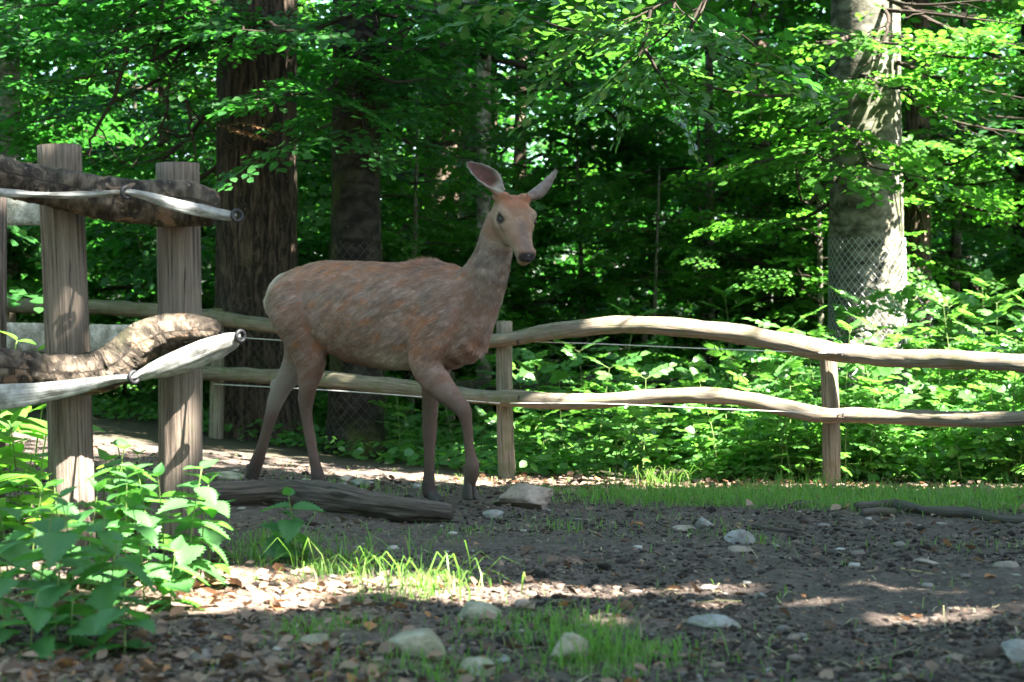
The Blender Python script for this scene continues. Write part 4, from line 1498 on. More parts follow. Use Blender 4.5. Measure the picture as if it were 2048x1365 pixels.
def deer_all():
    B = build_deer()
    B = build_head(B)
    me = remesh(B, 0.0078, 7)
    V, Nn = mesh_arrays(me)
    E = np.zeros(len(me.edges) * 2, np.int32)
    me.edges.foreach_get('vertices', E)
    E = E.reshape(-1, 2)
    deg = np.bincount(E.ravel(), minlength=len(V)).astype(float)[:, None]
    wt = (smooth(.60, .72, V[:, 2]) * smooth(.26, .36, np.linalg.norm(V - HE, axis=1)) * .6)[:, None]
    for it in range(60):
        acc = np.stack([np.bincount(E[:, 0], V[E[:, 1], q], len(V)) + np.bincount(E[:, 1], V[E[:, 0], q], len(V)) for q in range(3)], -1)
        lam = 1.0 if it % 2 == 0 else -.86
        V = V + wt * lam * (acc / deg - V)
    me.vertices.foreach_set('co', V.astype(np.float32).ravel())
    me.update()
    V, Nn = mesh_arrays(me)
    # muscles and ribs as gentle relief
    t, z = V @ U, V[:, 2]
    body = smooth(-6.2, -6.0, t) * (1 - smooth(-5.1, -5.0, t)) * smooth(.6, .7, z)
    d = .0035 * fbm(V * 7, 3, 77) * body
    # eye sockets
    f, s, h = head_coords(V)
    for sd in (-1, 1):
        e = np.sqrt((f - .004) ** 2 + (h - .001) ** 2 + (s - sd * .07) ** 2)
        d = d - .006 * np.exp(-(e / .017) ** 2)
        nn = np.sqrt((f - .196) ** 2 + (h + .026) ** 2 + (s - sd * .019) ** 2)
        d = d - .006 * np.exp(-(nn / .008) ** 2)
    mouth = np.exp(-((h + .052 + .02 * (f - .2)) / .003) ** 2) * smooth(.09, .12, f)
    d = d - .004 * mouth
    V = V + Nn * d[:, None]
    me.vertices.foreach_set('co', V.astype(np.float32).ravel())
    me.update()
    me.polygons.foreach_set('use_smooth', np.ones(len(me.polygons), bool))
    V, Nn = mesh_arrays(me)
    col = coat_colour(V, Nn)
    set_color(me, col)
    base = sagittal_point(-5.65, 0.0)
    deer = thing('deer', 'brown red deer hind walking past the fallen log with ears raised', 'deer', base)
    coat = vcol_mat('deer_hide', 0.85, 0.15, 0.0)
    ct = coat.node_tree
    bump(ct, ct.nodes['Principled BSDF'], noise(ct, 260, 3, .7, nd(ct, 'ShaderNodeNewGeometry').outputs['Position']), .9, .005)
    body = link('body', shift(me, base), coat, deer)
    furm = vcol_mat('deer_fur', 0.7, 0.15, 0.30)

    # ---- fur: short tapering tufts lying along the coat
    tri = []
    for p in me.polygons:
        v = p.vertices
        tri.append((v[0], v[1], v[2]))
        if len(v) == 4:
            tri.append((v[0], v[2], v[3]))
    tri = np.array(tri)
    a, b, c = V[tri[:, 0]], V[tri[:, 1]], V[tri[:, 2]]
    ar = np.linalg.norm(np.cross(b - a, c - a), axis=1) / 2
    zc = (a + b + c)[:, 2] / 3
    nf = 240000
    r2 = np.random.default_rng(5)
    hd_w = 1 + 5.0 * (np.linalg.norm((a - HE), axis=1) < .27) + .8 * (zc < .55)
    pr = ar * hd_w
    k = r2.choice(len(tri), nf, p=pr / pr.sum())
    u, v = r2.random(nf), r2.random(nf)
    fl = u + v > 1
    u[fl], v[fl] = 1 - u[fl], 1 - v[fl]
    P = a[k] + (b[k] - a[k]) * u[:, None] + (c[k] - a[k]) * v[:, None]
    nr = unit(Nn[tri[k, 0]] * (1 - u - v)[:, None] + Nn[tri[k, 1]] * u[:, None] + Nn[tri[k, 2]] * v[:, None])
    cc = col[tri[k, 0]]
    tt, zz = P @ U, P[:, 2]
    # lie of the coat: backwards and down
    L = P - HE
    f, s, h = head_coords(P)
    dist = np.linalg.norm(L, axis=1)
    headm = smooth(.34, .28, dist) * smooth(-.19, -.13, f) * smooth(-.15, -.11, h)
    neckm = smooth(-5.05, -4.9, tt) * (1 - headm) * smooth(.8, .95, zz)
    legm = 1 - smooth(.45, .6, zz)
    flow = -U[None] * (1 - .6 * legm)[:, None] + np.array([0, 0, -.55]) * (1 + .8 * legm)[:, None]
    flow = flow * (1 - neckm)[:, None] + (np.array([-.35, .15, -1.0]))[None] * neckm[:, None]
    flow = flow * (1 - headm)[:, None] + (-HF)[None] * headm[:, None]
    sw = fbm(P * 16, 2, 61)
    sw2 = fbm(P * 42, 2, 71)
    flow = flow + .55 * np.stack([sw, -sw2, sw2 * .6], -1) * (1 - headm)[:, None] * (1 - .6 * legm)[:, None]
    flow = unit(flow - nr * (flow * nr).sum(1)[:, None])
    trunk = smooth(.58, .7, zz) * (1 - neckm) * (1 - headm)
    ln = .009 + .022 * trunk + .017 * neckm + .001 * headm
    withers = np.exp(-((tt + 5.28) / .09) ** 2) * smooth(1.06, 1.1, zz)
    ln = ln + .022 * withers * r2.random(nf)
    ln = ln * r2.uniform(.6, 1.25, nf)
    # no fur on eyes and nose pad
    bad = (np.abs(f - .004) < .024) & (np.abs(h - .001) < .018) & (np.abs(np.abs(s) - .066) < .03) & (dist < .2)
    bad |= (f > .182) & (h > -.055) & (dist < .3)
    lift = (.16 + .22 * np.clip(fbm(P * 34, 2, 81), -.5, 1)) * (1 - .35 * headm) * (1 - .4 * legm) + .9 * withers
    dr = unit(flow + nr * lift[:, None])
    wd = np.cross(dr, nr) * (np.where(trunk > .5, .0016, .0011))[:, None] * r2.uniform(.7, 1.4, nf)[:, None]
    ok = ~bad
    P, dr, wd, ln, nr, cc = P[ok], dr[ok], wd[ok], ln[ok], nr[ok], cc[ok]
    n = len(P)
    tipp = P + dr * ln[:, None] - nr * (ln * .10)[:, None]
    Vf = np.stack([P - wd - nr * .001, P + wd - nr * .001, tipp], 1).reshape(-1, 3)
    F = np.arange(n * 3).reshape(-1, 3)
    fm = mesh_from('fur', Vf, [F])
    fa, fb = P @ unit(-U + np.array([0, 0, -.55])), P @ unit(UP - U * .55)
    grey = .92 + .70 * fbm(np.stack([fa * 22, fb * 85, P @ NR * 40], -1), 2, 91) * (1 - headm[ok]) + .9 * fbm(P * 90, 2, 93) * headm[ok] + .25 * fbm(P * 12, 2, 95) + r2.normal(0, .16, n)
    cl = cc * np.clip(grey, .45, 1.6)[:, None]
    cf = np.repeat(cl, 3, 0).reshape(-1, 3, 3)
    cf[:, 2] = np.clip(cf[:, 2] * 1.45, 0, 1)
    set_color(fm, cf.reshape(-1, 3))
    o = link('fur', shift(fm, base), furm, deer, 'stuff')
    # ---- ears
    em = vcol_mat('ear_skin', 0.8, 0.2, 0.0)
    for bpx, tpx, dz, face, wd_, sd in (((985, 404), (935, 326), -.02, (.55, -.80, .1), .044, 1), ((1056, 404), (1113, 341), .03, (.93, .32, .2), .030, -1)):
        hb = H(-.108, sd * .046, .030)
        tipw = at(tpx[0], tpx[1], hb[1] - dz)
        Ve, Fe, Ce = ear(hb, tipw, np.array(face, float), wd_, 3 + sd)
        m_ = mesh_from('ear', Ve, [Fe], None, True)
        set_color(m_, Ce)
        e_ = link('ear', shift(m_, base), em, deer)
        # fringe of hair on the rim and inside
        nu, nv = 22, 13
        rim = []
        for ed in (0, nv - 1):
            rim.append(Ve[np.arange(nu) * nv + ed])
        rv, rc = [], []
        mid = (rim[0] + rim[1]) / 2
        for rr in rim:
            for q in range(260):
                x = r2.random() * (nu - 1.01)
                i0 = int(x)
                p = rr[i0] + (rr[i0 + 1] - rr[i0]) * (x - i0)
                ou = unit(p - mid[i0])
                al = unit(rr[i0 + 1] - rr[i0])
                dr_ = unit(al * r2.uniform(.6, 1.2) + ou * r2.uniform(-.9, .5) + r2.normal(0, .2, 3))
                l_ = r2.uniform(.006, .016)
                w_ = unit(np.cross(dr_, [0, 1, 0])) * .0008
                rv += [p - w_, p + w_, p + dr_ * l_]
                g = r2.uniform(.12, .40)
                rc += [(g, g * .82, g * .68)] * 3
        fm2 = mesh_from('ear_hair', np.array(rv), [np.arange(len(rv)).reshape(-1, 3)])
        set_color(fm2, np.array(rc))
        link('ear_hair', shift(fm2, base), furm, e_, 'stuff')
    # ---- eyes
    eyem = plain_mat('eye_dark', (.010, .006, .004), 0.22, 0.3)
    for sd in (-1, 1):
        c = H(.006, sd * (.0560 if sd > 0 else .0615), .000)
        n1, n2 = 18, 12
        vs = []
        for i in range(n2 + 1):
            for j in range(n1):
                a_, b_ = math.pi * i / n2, 2 * math.pi * j / n1
                vs.append(c + .0135 * (math.cos(a_) * HS * sd + math.sin(a_) * (math.cos(b_) * HF * 1.15 + math.sin(b_) * HU * .88)))
        i = np.arange(n2)[:, None] * n1
        j = np.arange(n1)[None]
        F = np.stack([i + j, i + (j + 1) % n1, i + n1 + (j + 1) % n1, i + n1 + j], -1).reshape(-1, 4)
        link('eye', shift(mesh_from('eye', np.array(vs), [F], None, True), base), eyem, deer)
    # ---- nose pad with nostrils
    nb = MB()
    n1, n2 = 30, 22
    vs = []
    for i in range(n2 + 1):
        for j in range(n1):
            a_, b_ = math.pi * i / n2, 2 * math.pi * j / n1
            f_, s_, h_ = math.cos(a_), math.sin(a_) * math.cos(b_), math.sin(a_) * math.sin(b_)
            w_ = .0285 * (1 + .18 * h_)
            p = np.array([.190 + .017 * f_ - .010 * h_, w_ * s_, -.027 + .0185 * h_ - .004 * abs(s_) * h_])
            for q in (-1, 1):
                dd = math.hypot((p[1] - q * .0165) / 1.1, (p[2] + .027) / .8)
                p[0] -= .011 * math.exp(-(dd / .0065) ** 2)
            p[0] -= .004 * math.exp(-(p[1] / .0025) ** 2) * (h_ < .2)
            vs.append(H(*p))
    i = np.arange(n2)[:, None] * n1
    j = np.arange(n1)[None]
    F = np.stack([i + j, i + (j + 1) % n1, i + n1 + (j + 1) % n1, i + n1 + j], -1).reshape(-1, 4)
    nm = plain_mat('wet_nose', (.020, .018, .020), 0.22, 0.8, 0, .3, 260)
    link('nose', shift(mesh_from('nose', np.array(vs), [F], None, True), base), nm, deer)
    # ---- hooves: two toes each
    hm = plain_mat('hoof_horn', (.030, .024, .020), 0.6, 0.35, 0, .4, 60)
    for (px, py, w, fwd, dwn, ln_) in ((641, 962, .07, .55, -.85, .052), (504, 951, -.07, .25, -1.0, .052), (862, 986, -.07, .55, -.85, .056), (939, 962, .085, -.10, -1.0, .075)):
        c = J(px, py, w)
        ax = unit(U * fwd + UP * dwn)
        fr = unit(U - ax * np.dot(U, ax))
        for sd in (-1, 1):
            q = c + NR * sd * .013
            rg = []
            for x, ru, rl, o_ in ((-.15, .017, .013, 0), (.25, .022, .014, .003), (.7, .027, .0145, .006), (1.0, .029, .0145, .009)):
                rg.append((q + ax * ln_ * x + fr * o_ + NR * sd * .003 * x, fr * ru, NR * rl))
            V_, F3_, F4_ = loft(rg, 14, 16)
            gl = V_[:, 2]
            hb_ = MB().add(V_, F3_, F4_)
            link('hoof', shift(hb_.mesh('hoof'), base), hm, deer)
    return deer


deer = deer_all()
# ------------------------------------------------------------------ leafy sprays
M_BEECH = leaf_mat('beech_leaf', (.012, .056, .013), (.030, .096, .021), (.055, .27, .027), .45, .42, .4)
M_LIGHT = leaf_mat('bright_beech_leaf', (.026, .090, .014), (.060, .145, .024), (.12, .40, .030), .48, .40, .45)
M_OAK = leaf_mat('oak_leaf', (.022, .070, .022), (.050, .115, .035), (.10, .30, .03), .35, .30, .6)
M_SAPL = leaf_mat('sapling_leaf', (.040, .125, .030), (.085, .195, .050), (.16, .46, .05), .40, .28, .6)
M_NETTLE = leaf_mat('nettle_leaf', (.030, .105, .030), (.055, .155, .040), (.13, .40, .05), .38, .5, .35)
M_BROAD = leaf_mat('broad_leaf', (.045, .135, .018), (.080, .190, .028), (.20, .50, .04), .45, .45, .4)
M_DRYL = leaf_mat('withered_leaf', (.13, .065, .030), (.23, .13, .06), (.2, .1, .04), .2, .7, .2)
M_TWIG = plain_mat('dark_twig', (.030, .022, .016), .85, .2)
M_STEM = plain_mat('green_stem', (.10, .15, .04), .6, .3)


def spray_template(rg, leaf=.105, droop=.12, twigs=15, dens=.072):
    """flat fan of leafy twigs along +x, one unit long. returns leaf arrays and twig polylines"""
    P, D, N, L, tw = [], [], [], [], []
    main = []
    for k in range(9):
        u = k / 8
        main.append((u, .025 * math.sin(u * 7 + rg.uniform(0, 6)), -droop * u * u + .01 * rg.normal()))
    main = np.array(main)
    tw.append((main, .010, .002))
    def leafrow(a, b, sag, n, first):
        for i in range(n):
            f = (i + first) / n
            p = a + (b - a) * f + np.array([0, 0, -sag * f * f])
            dirv = unit(b - a)
            sd = 1 if i % 2 else -1
            side = np.array([-dirv[1], dirv[0], 0]) * sd
            P.append(p)
            D.append(unit(dirv * .75 + side * rg.uniform(.6, 1.0) + np.array([0, 0, rg.normal(-.12, .18)])))
            N.append(unit(np.array([rg.normal(0, .30), rg.normal(0, .30), 1.0])))
            L.append(leaf * rg.uniform(.65, 1.15))
    for k in range(twigs):
        u = .08 + .88 * k / twigs
        a = np.array([u, np.interp(u, main[:, 0], main[:, 1]), np.interp(u, main[:, 0], main[:, 2])])
        sd = 1 if k % 2 else -1
        ang = sd * R(rg.uniform(38, 62))
        ln = (.50 * (1 - .62 * u)) * rg.uniform(.7, 1.15)
        b = a + ln * np.array([math.cos(ang), math.sin(ang), rg.normal(-.08, .12)])
        tw.append((np.array([a, (a + b) / 2 + [0, 0, .01], b - [0, 0, .03]]), .004, .0015))
        leafrow(a, b, .04, max(2, int(ln / dens)), .45)
    leafrow(main[5], main[8], 0, 4, .3)
    P.append(main[8]); D.append(np.array([1, 0, -.15])); N.append(np.array([0, .1, 1.0])); L.append(leaf)
    return np.array(P), np.array(D), np.array(N), np.array(L), tw


rs = np.random.default_rng(77)
SPRAYS = [spray_template(rs) for k in range(7)]
SPRAYS_BIG = [spray_template(rs, .155, .12, 9, .12) for k in range(4)]
SPRAYS_OAK = [spray_template(rs, .17, .2, 9, .11) for k in range(4)]


def spray_matrix(d, up=(0, 0, 1), roll=0.0):
    d = unit(d)
    s = unit(np.cross(up, d))
    u = np.cross(d, s)
    c, q = math.cos(roll), math.sin(roll)
    return np.stack([d, s * c + u * q, u * c - s * q], 1)


class Foliage:
    """gathers leaves and twigs of one crown"""
    def __init__(self, templates=None):
        self.P, self.D, self.N, self.L = [], [], [], []
        self.tw = MB()
        self.templates = templates or SPRAYS

    def spray(self, o, d, scale, rg, roll=None, leaf_scale=1.0, twigs=True):
        tp = self.templates[rg.integers(len(self.templates))]
        M = spray_matrix(d, roll=rg.normal(0, .25) if roll is None else roll)
        self.P.append(o + (tp[0] * scale) @ M.T)
        self.D.append(tp[1] @ M.T)
        self.N.append(tp[2] @ M.T)
        self.L.append(tp[3] * scale * leaf_scale)
        if twigs:
            for (pl, r0, r1_) in tp[4][: (len(tp[4]) if twigs == 'all' else 1)]:
                q = o + (pl * scale) @ M.T
                self.tw.add(*tube(q, np.linspace(r0, r1_, len(q)) * scale * .8, 3, False))

    def bake(self, cull=None):
        self.P, self.D, self.N, self.L = np.vstack(self.P), np.vstack(self.D), np.vstack(self.N), np.concatenate(self.L)
        if cull is not None:
            k = cull(self.P + self.D * (self.L * .5)[:, None])
            self.P, self.D, self.N, self.L = self.P[k], self.D[k], self.N[k], self.L[k]

    def mesh(self, name, ratio=1.0, tpl=LEAF, tf=LEAF_F, tf3=None):
        V, F = leaf_arrays(self.P, self.D, self.N, self.L, self.L * ratio, tpl, tf, tf3)
        return mesh_from(name, V, F, None, False)


# ------------------------------------------------------------------ gaps cut in the canopy for chosen sun patches
SUNNY = []          # (x, y, z, rx, ry, share of leaves removed)


def sunny(p, rx, ry, amt=.97):
    SUNNY.append((p[0], p[1], p[2], rx, ry, amt))


def open_gaps(P):
    """True for leaves that stay: the canopy is open along the sun's way to the sunny places"""
    keep = np.ones(len(P), bool)
    for k, (x, y, z, rx, ry, amt) in enumerate(SUNNY):
        t = (P[:, 2] - z) / S[2]
        qx, qy = P[:, 0] - t * S[0] - x, P[:, 1] - t * S[1] - y
        ex = .11
        inside = ((qx / (rx + ex)) ** 2 + (qy / (ry + ex)) ** 2 < 1.7) & (t > .6)
        if not inside.any():
            continue
        i = np.where(inside)[0]
        q = np.stack([qx[i] + x, qy[i] + y, np.full(len(i), k * 3.7)], -1)
        wob = 1 + .55 * fbm(q * 4.5, 2, 500)
        gone = (qx[i] / (rx + ex)) ** 2 + (qy[i] / (ry + ex)) ** 2 < wob
        if amt < .94:
            gone &= fbm(q * 5.0, 2, 510) > (.5 - amt) * 1.1
        keep[i[gone]] = False
    return keep


gp = lambda px, py: gpt(px, py)
# foreground left: leaves and nettles, then the sunlit litter
sunny(at(90, 1030, 5.45), .30, .26, 1)
sunny(at(80, 940, 7.0), .24, .20, 1)
sunny(at(-30, 950, 7.0), .24, .20, 1)
sunny(at(330, 1120, 5.5), .30, .20, 1)
sunny(gp(250, 1150), .40, .14)
sunny(gp(480, 1165), .30, .20)
sunny(gp(640, 1165), .30, .16)
sunny(gp(420, 1205), .25, .12, .9)
sunny(gp(790, 1190), .22, .12, .9)
sunny(gp(900, 1210), .14, .06, .8)
sunny(at(170, 960, 6.0), .07, .12)
sunny(at(165, 860, 6.0), .05, .08)
sunny(at(390, 690, 5.9), .12, .06)
# patches of soil
sunny(gp(1120, 1185), .26, .07, .75)
sunny(gp(1500, 1180), .20, .06, .8)
sunny(gp(1700, 1182), .26, .07, .55)
sunny(gp(1540, 1208), .16, .05, .8)
sunny(gp(1290, 1245), .16, .05, .7)
sunny(gp(1830, 1240), .10, .03, .45)
sunny(gp(2010, 1215), .10, .04, .5)
sunny(gp(560, 935), .25, .08, .8)
sunny(gp(740, 945), .12, .05, .8)
# the strip of dead leaves by the far fence and everything right of it
for px in range(1080, 1320, 70):
    sunny(gp(px, 968), .10, .08, .9)
for px in range(1330, 2300, 90):
    sunny(gp(px, 975), .17, .16, .95)
for px, py, d, rx, ry in ((1700, 715, 10.4, .15, .10), (1800, 715, 10.4, .22, .15), (1950, 720, 10.2, .3, .15), (1750, 832, 10.4, .25, .12), (1900, 836, 10.2, .3, .15), (1560, 690, 10.5, .06, .05), (1450, 665, 10.5, .06, .05), (1360, 655, 10.6, .05, .05), (1290, 650, 10.6, .06, .05), (1610, 705, 10.5, .06, .05),
                          (1400, 792, 10.6, .08, .06), (1240, 800, 10.7, .05, .05), (1150, 800, 10.7, .05, .05), (1500, 805, 10.5, .06, .06), (1600, 822, 10.5, .06, .05), (1200, 655, 10.7, .05, .05)):
    sunny(at(px, py, d), rx, ry, .95)
# undergrowth to the right, the wrapped trunk
for px, py, d, r in ((1450, 880, 11.8, .45), (1600, 860, 11.6, .45), (1750, 850, 11.8, .55), (1900, 800, 12.0, .6), (2030, 780, 12, .6), (1980, 680, 12.6, .6), (1300, 860, 11.8, .28), (1180, 850, 11.9, .2), (1880, 640, 12.4, .35), (2100, 850, 11.5, .6), (1760, 660, 14, .28), (1790, 560, 14, .10), (1780, 430, 14, .08), (1790, 640, 13.8, .2), (1060, 740, 12.5, .16), (1130, 880, 11.8, .14), (1230, 590, 13, .16)):
    sunny(at(px, py, d), r, r, .96)
# shafts among the trees behind
for px, py, d, r in ((860, 560, 22, .9), (780, 470, 24, 1.0), (1080, 420, 26, 1.0), (1250, 330, 22, .8), (1100, 250, 24, .8), (1400, 500, 25, .7), (560, 300, 24, 1.0), (300, 330, 20, .8), (180, 250, 22, .8), (1950, 200, 14, 1.1), (1650, 200, 13, .8), (1900, 60, 14, 1.2), (1980, 380, 16, .8), (1300, 60, 9.4, .5), (1400, 100, 9.4, .35), (1000, 400, 28, 1.2), (850, 330, 26, .9), (640, 480, 26, 1.2), (100, 560, 24, 1.2), (1550, 560, 24, .6), (450, 540, 24, .9), (1200, 560, 26, 1.0), (960, 650, 24, .8), (1750, 470, 26, 1), (260, 560, 22, .6), (1450, 180, 20, .7)):
    sunny(at(px, py, d), r, r, .93)


# ------------------------------------------------------------------ trees
def trunk_mesh(base, top, r0, r1_, flare, seed, ridge=.02, nseg=72, n=90, lean=(0, 0), rough=.06):
    base, top = np.array(base, float), np.array(top, float)
    P = catmull([base - [0, 0, .3], base, base * .6 + top * .4 + [lean[0], lean[1], 0], top], n)
    h = P[:, 2] - base[2]
    rr = r1_ + (r0 - r1_) * (1 - np.clip(h / (top[2] - base[2]), 0, 1)) ** .8
    rr = rr * (1 + flare * np.exp(-np.maximum(h, -.1) / .28))
    V, F3, F4, uv = tube(P, rr, nseg, True, rough, seed, (1.5, .6), 0)
    C = np.repeat(P, nseg, 0)
    a = np.arctan2(V[:len(C), 1] - C[:, 1], V[:len(C), 0] - C[:, 0])
    hh = V[:len(C), 2]
    out = unit((V[:len(C)] - C) * [1, 1, 0])
    if ridge:
        q = np.stack([np.cos(a) * 11 * r0 / .3, np.sin(a) * 11 * r0 / .3, hh * 2.2], -1)
        q[:, 0] += .4 * fbm(q * .7, 2, seed + 9)
        V[:len(C)] += out * (ridge * (1 - 2.2 * np.abs(fbm(q, 3, seed + 2))))[:, None]
    # buttress lobes at the foot
    V[:len(C)] += out * (flare * r0 * .55 * np.exp(-np.maximum(hh - base[2], -.1) / .22) * np.sin(a * 5 + seed))[:, None]
    return MB().add(V, F3, F4, uv)


def limb_path(p0, az, ln, rise, droop, rg, n=9):
    d = np.array([math.cos(az), math.sin(az), 0])
    u = np.linspace(0, 1, n)[:, None]
    wig = np.cumsum(rg.normal(0, .035 * ln, (n, 3)), 0) * [1, 1, .5]
    wig[0] = 0
    return p0 + d * u * ln + np.array([0, 0, 1.0]) * (rise * u - droop * u ** 2) * ln + wig


def dress(fol, path, rg, s0=.55, s1=.95, step=.26, start=.2, spread=55, leaf_scale=1.0, twigs=True, end=True):
    """leafy sprays along a limb"""
    L = np.concatenate([[0], np.cumsum(np.linalg.norm(np.diff(path, axis=0), axis=1))])
    x = L[-1] * start
    sd = 1
    while x < L[-1]:
        p = np.array([np.interp(x, L, path[:, k]) for k in range(3)])
        k = min(len(path) - 2, int(np.searchsorted(L, x)) - 1)
        t = unit(path[k + 1] - path[k])
        a = sd * R(rg.uniform(spread * .5, spread * 1.3))
        c, s = math.cos(a), math.sin(a)
        d = np.array([t[0] * c - t[1] * s, t[0] * s + t[1] * c, rg.normal(-.05, .14)])
        fol.spray(p, d, rg.uniform(s0, s1), rg, None, leaf_scale, twigs)
        sd = -sd
        x += step * rg.uniform(.7, 1.3)
    if end:
        fol.spray(path[-1], path[-1] - path[-2], rg.uniform(s0, s1), rg, None, leaf_scale, twigs)


def tree_object(name, label, base, trunk_mb, limbs_mb, crown_me, m_bark, m_leaf, group=None, m_limb=None):
    t = thing(name, label, 'tree', base, group)
    link('trunk', shift(trunk_mb.mesh('trunk'), base), m_bark, t)
    if limbs_mb is not None and limbs_mb.n:
        link('branches', shift(limbs_mb.mesh('branches'), base), m_limb or m_bark, t, 'stuff')
    if crown_me is not None:
        link('crown', shift(crown_me, base), m_leaf, t, 'stuff')
    return t


BARK_OAK = bark_mat('ridged_oak_bark', (.020, .014, .010), (.070, .050, .034), (.030, .038, .012), .15, 1.0, 1.0)
BARK_DARK = bark_mat('dark_mossy_bark', (.009, .008, .006), (.026, .024, .018), (.042, .055, .010), .40, 1.0, .7, False)
BARK_BEECH = bark_mat('grey_beech_bark', (.075, .072, .052), (.175, .165, .130), (.060, .075, .028), .35, .8, .35, False)
BARK_BROWN = bark_mat('brown_bark', (.055, .040, .028), (.140, .105, .078), (.06, .07, .02), .1, 1.0, .7)
BARK_PALE = bark_mat('pale_bark', (.14, .125, .10), (.34, .31, .27), (.06, .075, .025), .2, .8, .5, False)


def path_px(pts, n=10):
    return catmull([at(*p) for p in pts], n)


def hand_tree(name, label, px, d, by, r, flare, bark, seed, limbs, height=11, ridge=.02, leafm=None, lean_px=0, templates=None, rand_limbs=10, zmin=3.0, bare=(), ratio=1.0, dress_kw=None, group=None):
    rg = np.random.default_rng(seed)
    B_ = at(px, by, d)
    T_ = B_ + [lean_px, .1, height]
    tm = trunk_mesh(B_, T_, r, r * .62, flare, seed, ridge)
    fol = Foliage(templates)
    lm = MB()
    kw = dict(s0=.45, s1=.8, step=.20, start=.12)
    kw.update(dress_kw or {})
    for pts in limbs:
        P = path_px(pts, 12)
        lm.add(*tube(P, np.linspace(.022, .005, len(P)), 6, False))
        dress(fol, P, rg, **kw)
    for pts in bare:
        P = path_px(pts, 14)
        P = P + np.cumsum(rg.normal(0, .012, P.shape), 0)
        lm.add(*tube(P, np.linspace(.020, .006, len(P)), 6, False))
        for k in (4, 7, 10):
            q = P[k] + np.cumsum(np.vstack([np.zeros(3), rg.normal([rg.choice([-.07, .07]), 0, -.05], .03, (5, 3))]), 0)
            lm.add(*tube(q, np.linspace(.008, .003, 6), 4, False))
    for k in range(rand_limbs):
        z = rg.uniform(zmin, height * .95)
        P0 = B_ + [0, 0, z]
        P = limb_path(P0, rg.uniform(0, 2 * np.pi), rg.uniform(1.8, 3.4), rg.uniform(.0, .5), rg.uniform(.1, .4), rg)
        lm.add(*tube(P, np.linspace(.05, .012, len(P)), 6, False))
        dress(fol, P, rg, .7, 1.2, .32, .2)
    fol.bake(lambda P: open_gaps(P) | (P[:, 2] < 2.2))
    lm.add(np.vstack(fol.tw.V), None, np.vstack(fol.tw.F4), np.vstack(fol.tw.UV))
    return tree_object(name, label, B_, tm, lm, fol.mesh('crown', ratio), bark, leafm or M_BEECH, group, M_TWIG if bark is not BARK_OAK else M_TWIG), B_


tA, bA = hand_tree('oak_tree', 'thick oak trunk with deeply ridged brown bark behind the fence', 513, 13.6, 888, .315, .25, BARK_OAK, 201,
                   [[(500, 30, 13.5), (470, 85, 13.0), (420, 120, 12.6)], [(520, 20, 13.4), (560, 60, 12.9), (640, 70, 12.6)], [(480, -30, 13.4), (380, 30, 12.8), (250, 60, 12.4), (140, 70, 12.0)],
                    [(470, 10, 13.4), (330, 110, 12.8), (200, 150, 12.4), (60, 170, 12.2)], [(480, 60, 13.6), (400, 90, 13.2), (330, 60, 12.8)], [(440, 60, 13.5), (300, 170, 13), (180, 220, 12.8), (40, 250, 12.6)],
                    [(450, 180, 13.8), (350, 300, 13.4), (270, 330, 13.2)], [(450, -10, 13.2), (300, -10, 12.4), (100, 10, 12), (-40, 20, 11.8)], [(440, 330, 14.0), (300, 420, 14.0), (210, 430, 14)]],
                   ridge=.028, rand_limbs=16, zmin=3.6,
                   bare=[[(440, 70, 13.4), (375, 110, 13.0), (350, 180, 12.9), (340, 240, 12.9), (300, 290, 12.9)], [(352, 190, 12.9), (390, 240, 12.9), (405, 320, 12.9)], [(262, 20, 12.6), (240, 80, 12.5), (200, 130, 12.5)], [(250, 90, 12.5), (222, 200, 12.5), (180, 280, 12.5), (172, 330, 12.5)], [(330, 60, 12.7), (316, 140, 12.6)], [(470, 270, 13.5), (500, 250, 13.1), (540, 258, 12.9)]])
tB, bB = hand_tree('mossy_tree', 'dark trunk with mossy flared foot close behind the fence rails', 712, 12.75, 915, .185, .30, BARK_DARK, 212,
                   [[(715, 120, 12.7), (660, 180, 12.1), (580, 190, 11.8)], [(720, 150, 12.7), (690, 230, 12.1), (610, 270, 11.9)], [(720, 60, 12.7), (800, 100, 12.3), (900, 90, 12)], [(720, 200, 12.7), (800, 220, 12.2), (900, 210, 12.0)],
                    [(715, 100, 12.7), (770, 160, 12.1), (840, 160, 11.9)], [(700, 30, 12.6), (620, 60, 12.1), (540, 60, 11.9)], [(720, 170, 12.7), (730, 250, 12.2), (740, 270, 12.0)], [(730, 0, 12.6), (850, 20, 12), (960, 30, 11.8)], [(735, 230, 12.9), (830, 290, 12.9), (920, 280, 12.9)],
                    [(730, 100, 13), (880, 150, 13), (1000, 160, 13)], [(730, 20, 13), (900, 60, 13), (1080, 110, 13)]],
                   ridge=.010, rand_limbs=14, zmin=3.3,
                   bare=[[(740, 150, 12.7), (830, 190, 12.5), (900, 180, 12.4), (985, 150, 12.3)], [(750, 60, 12.7), (870, 90, 12.5), (960, 120, 12.4)], [(735, 120, 12.6), (800, 60, 12.5), (850, 20, 12.4)]])
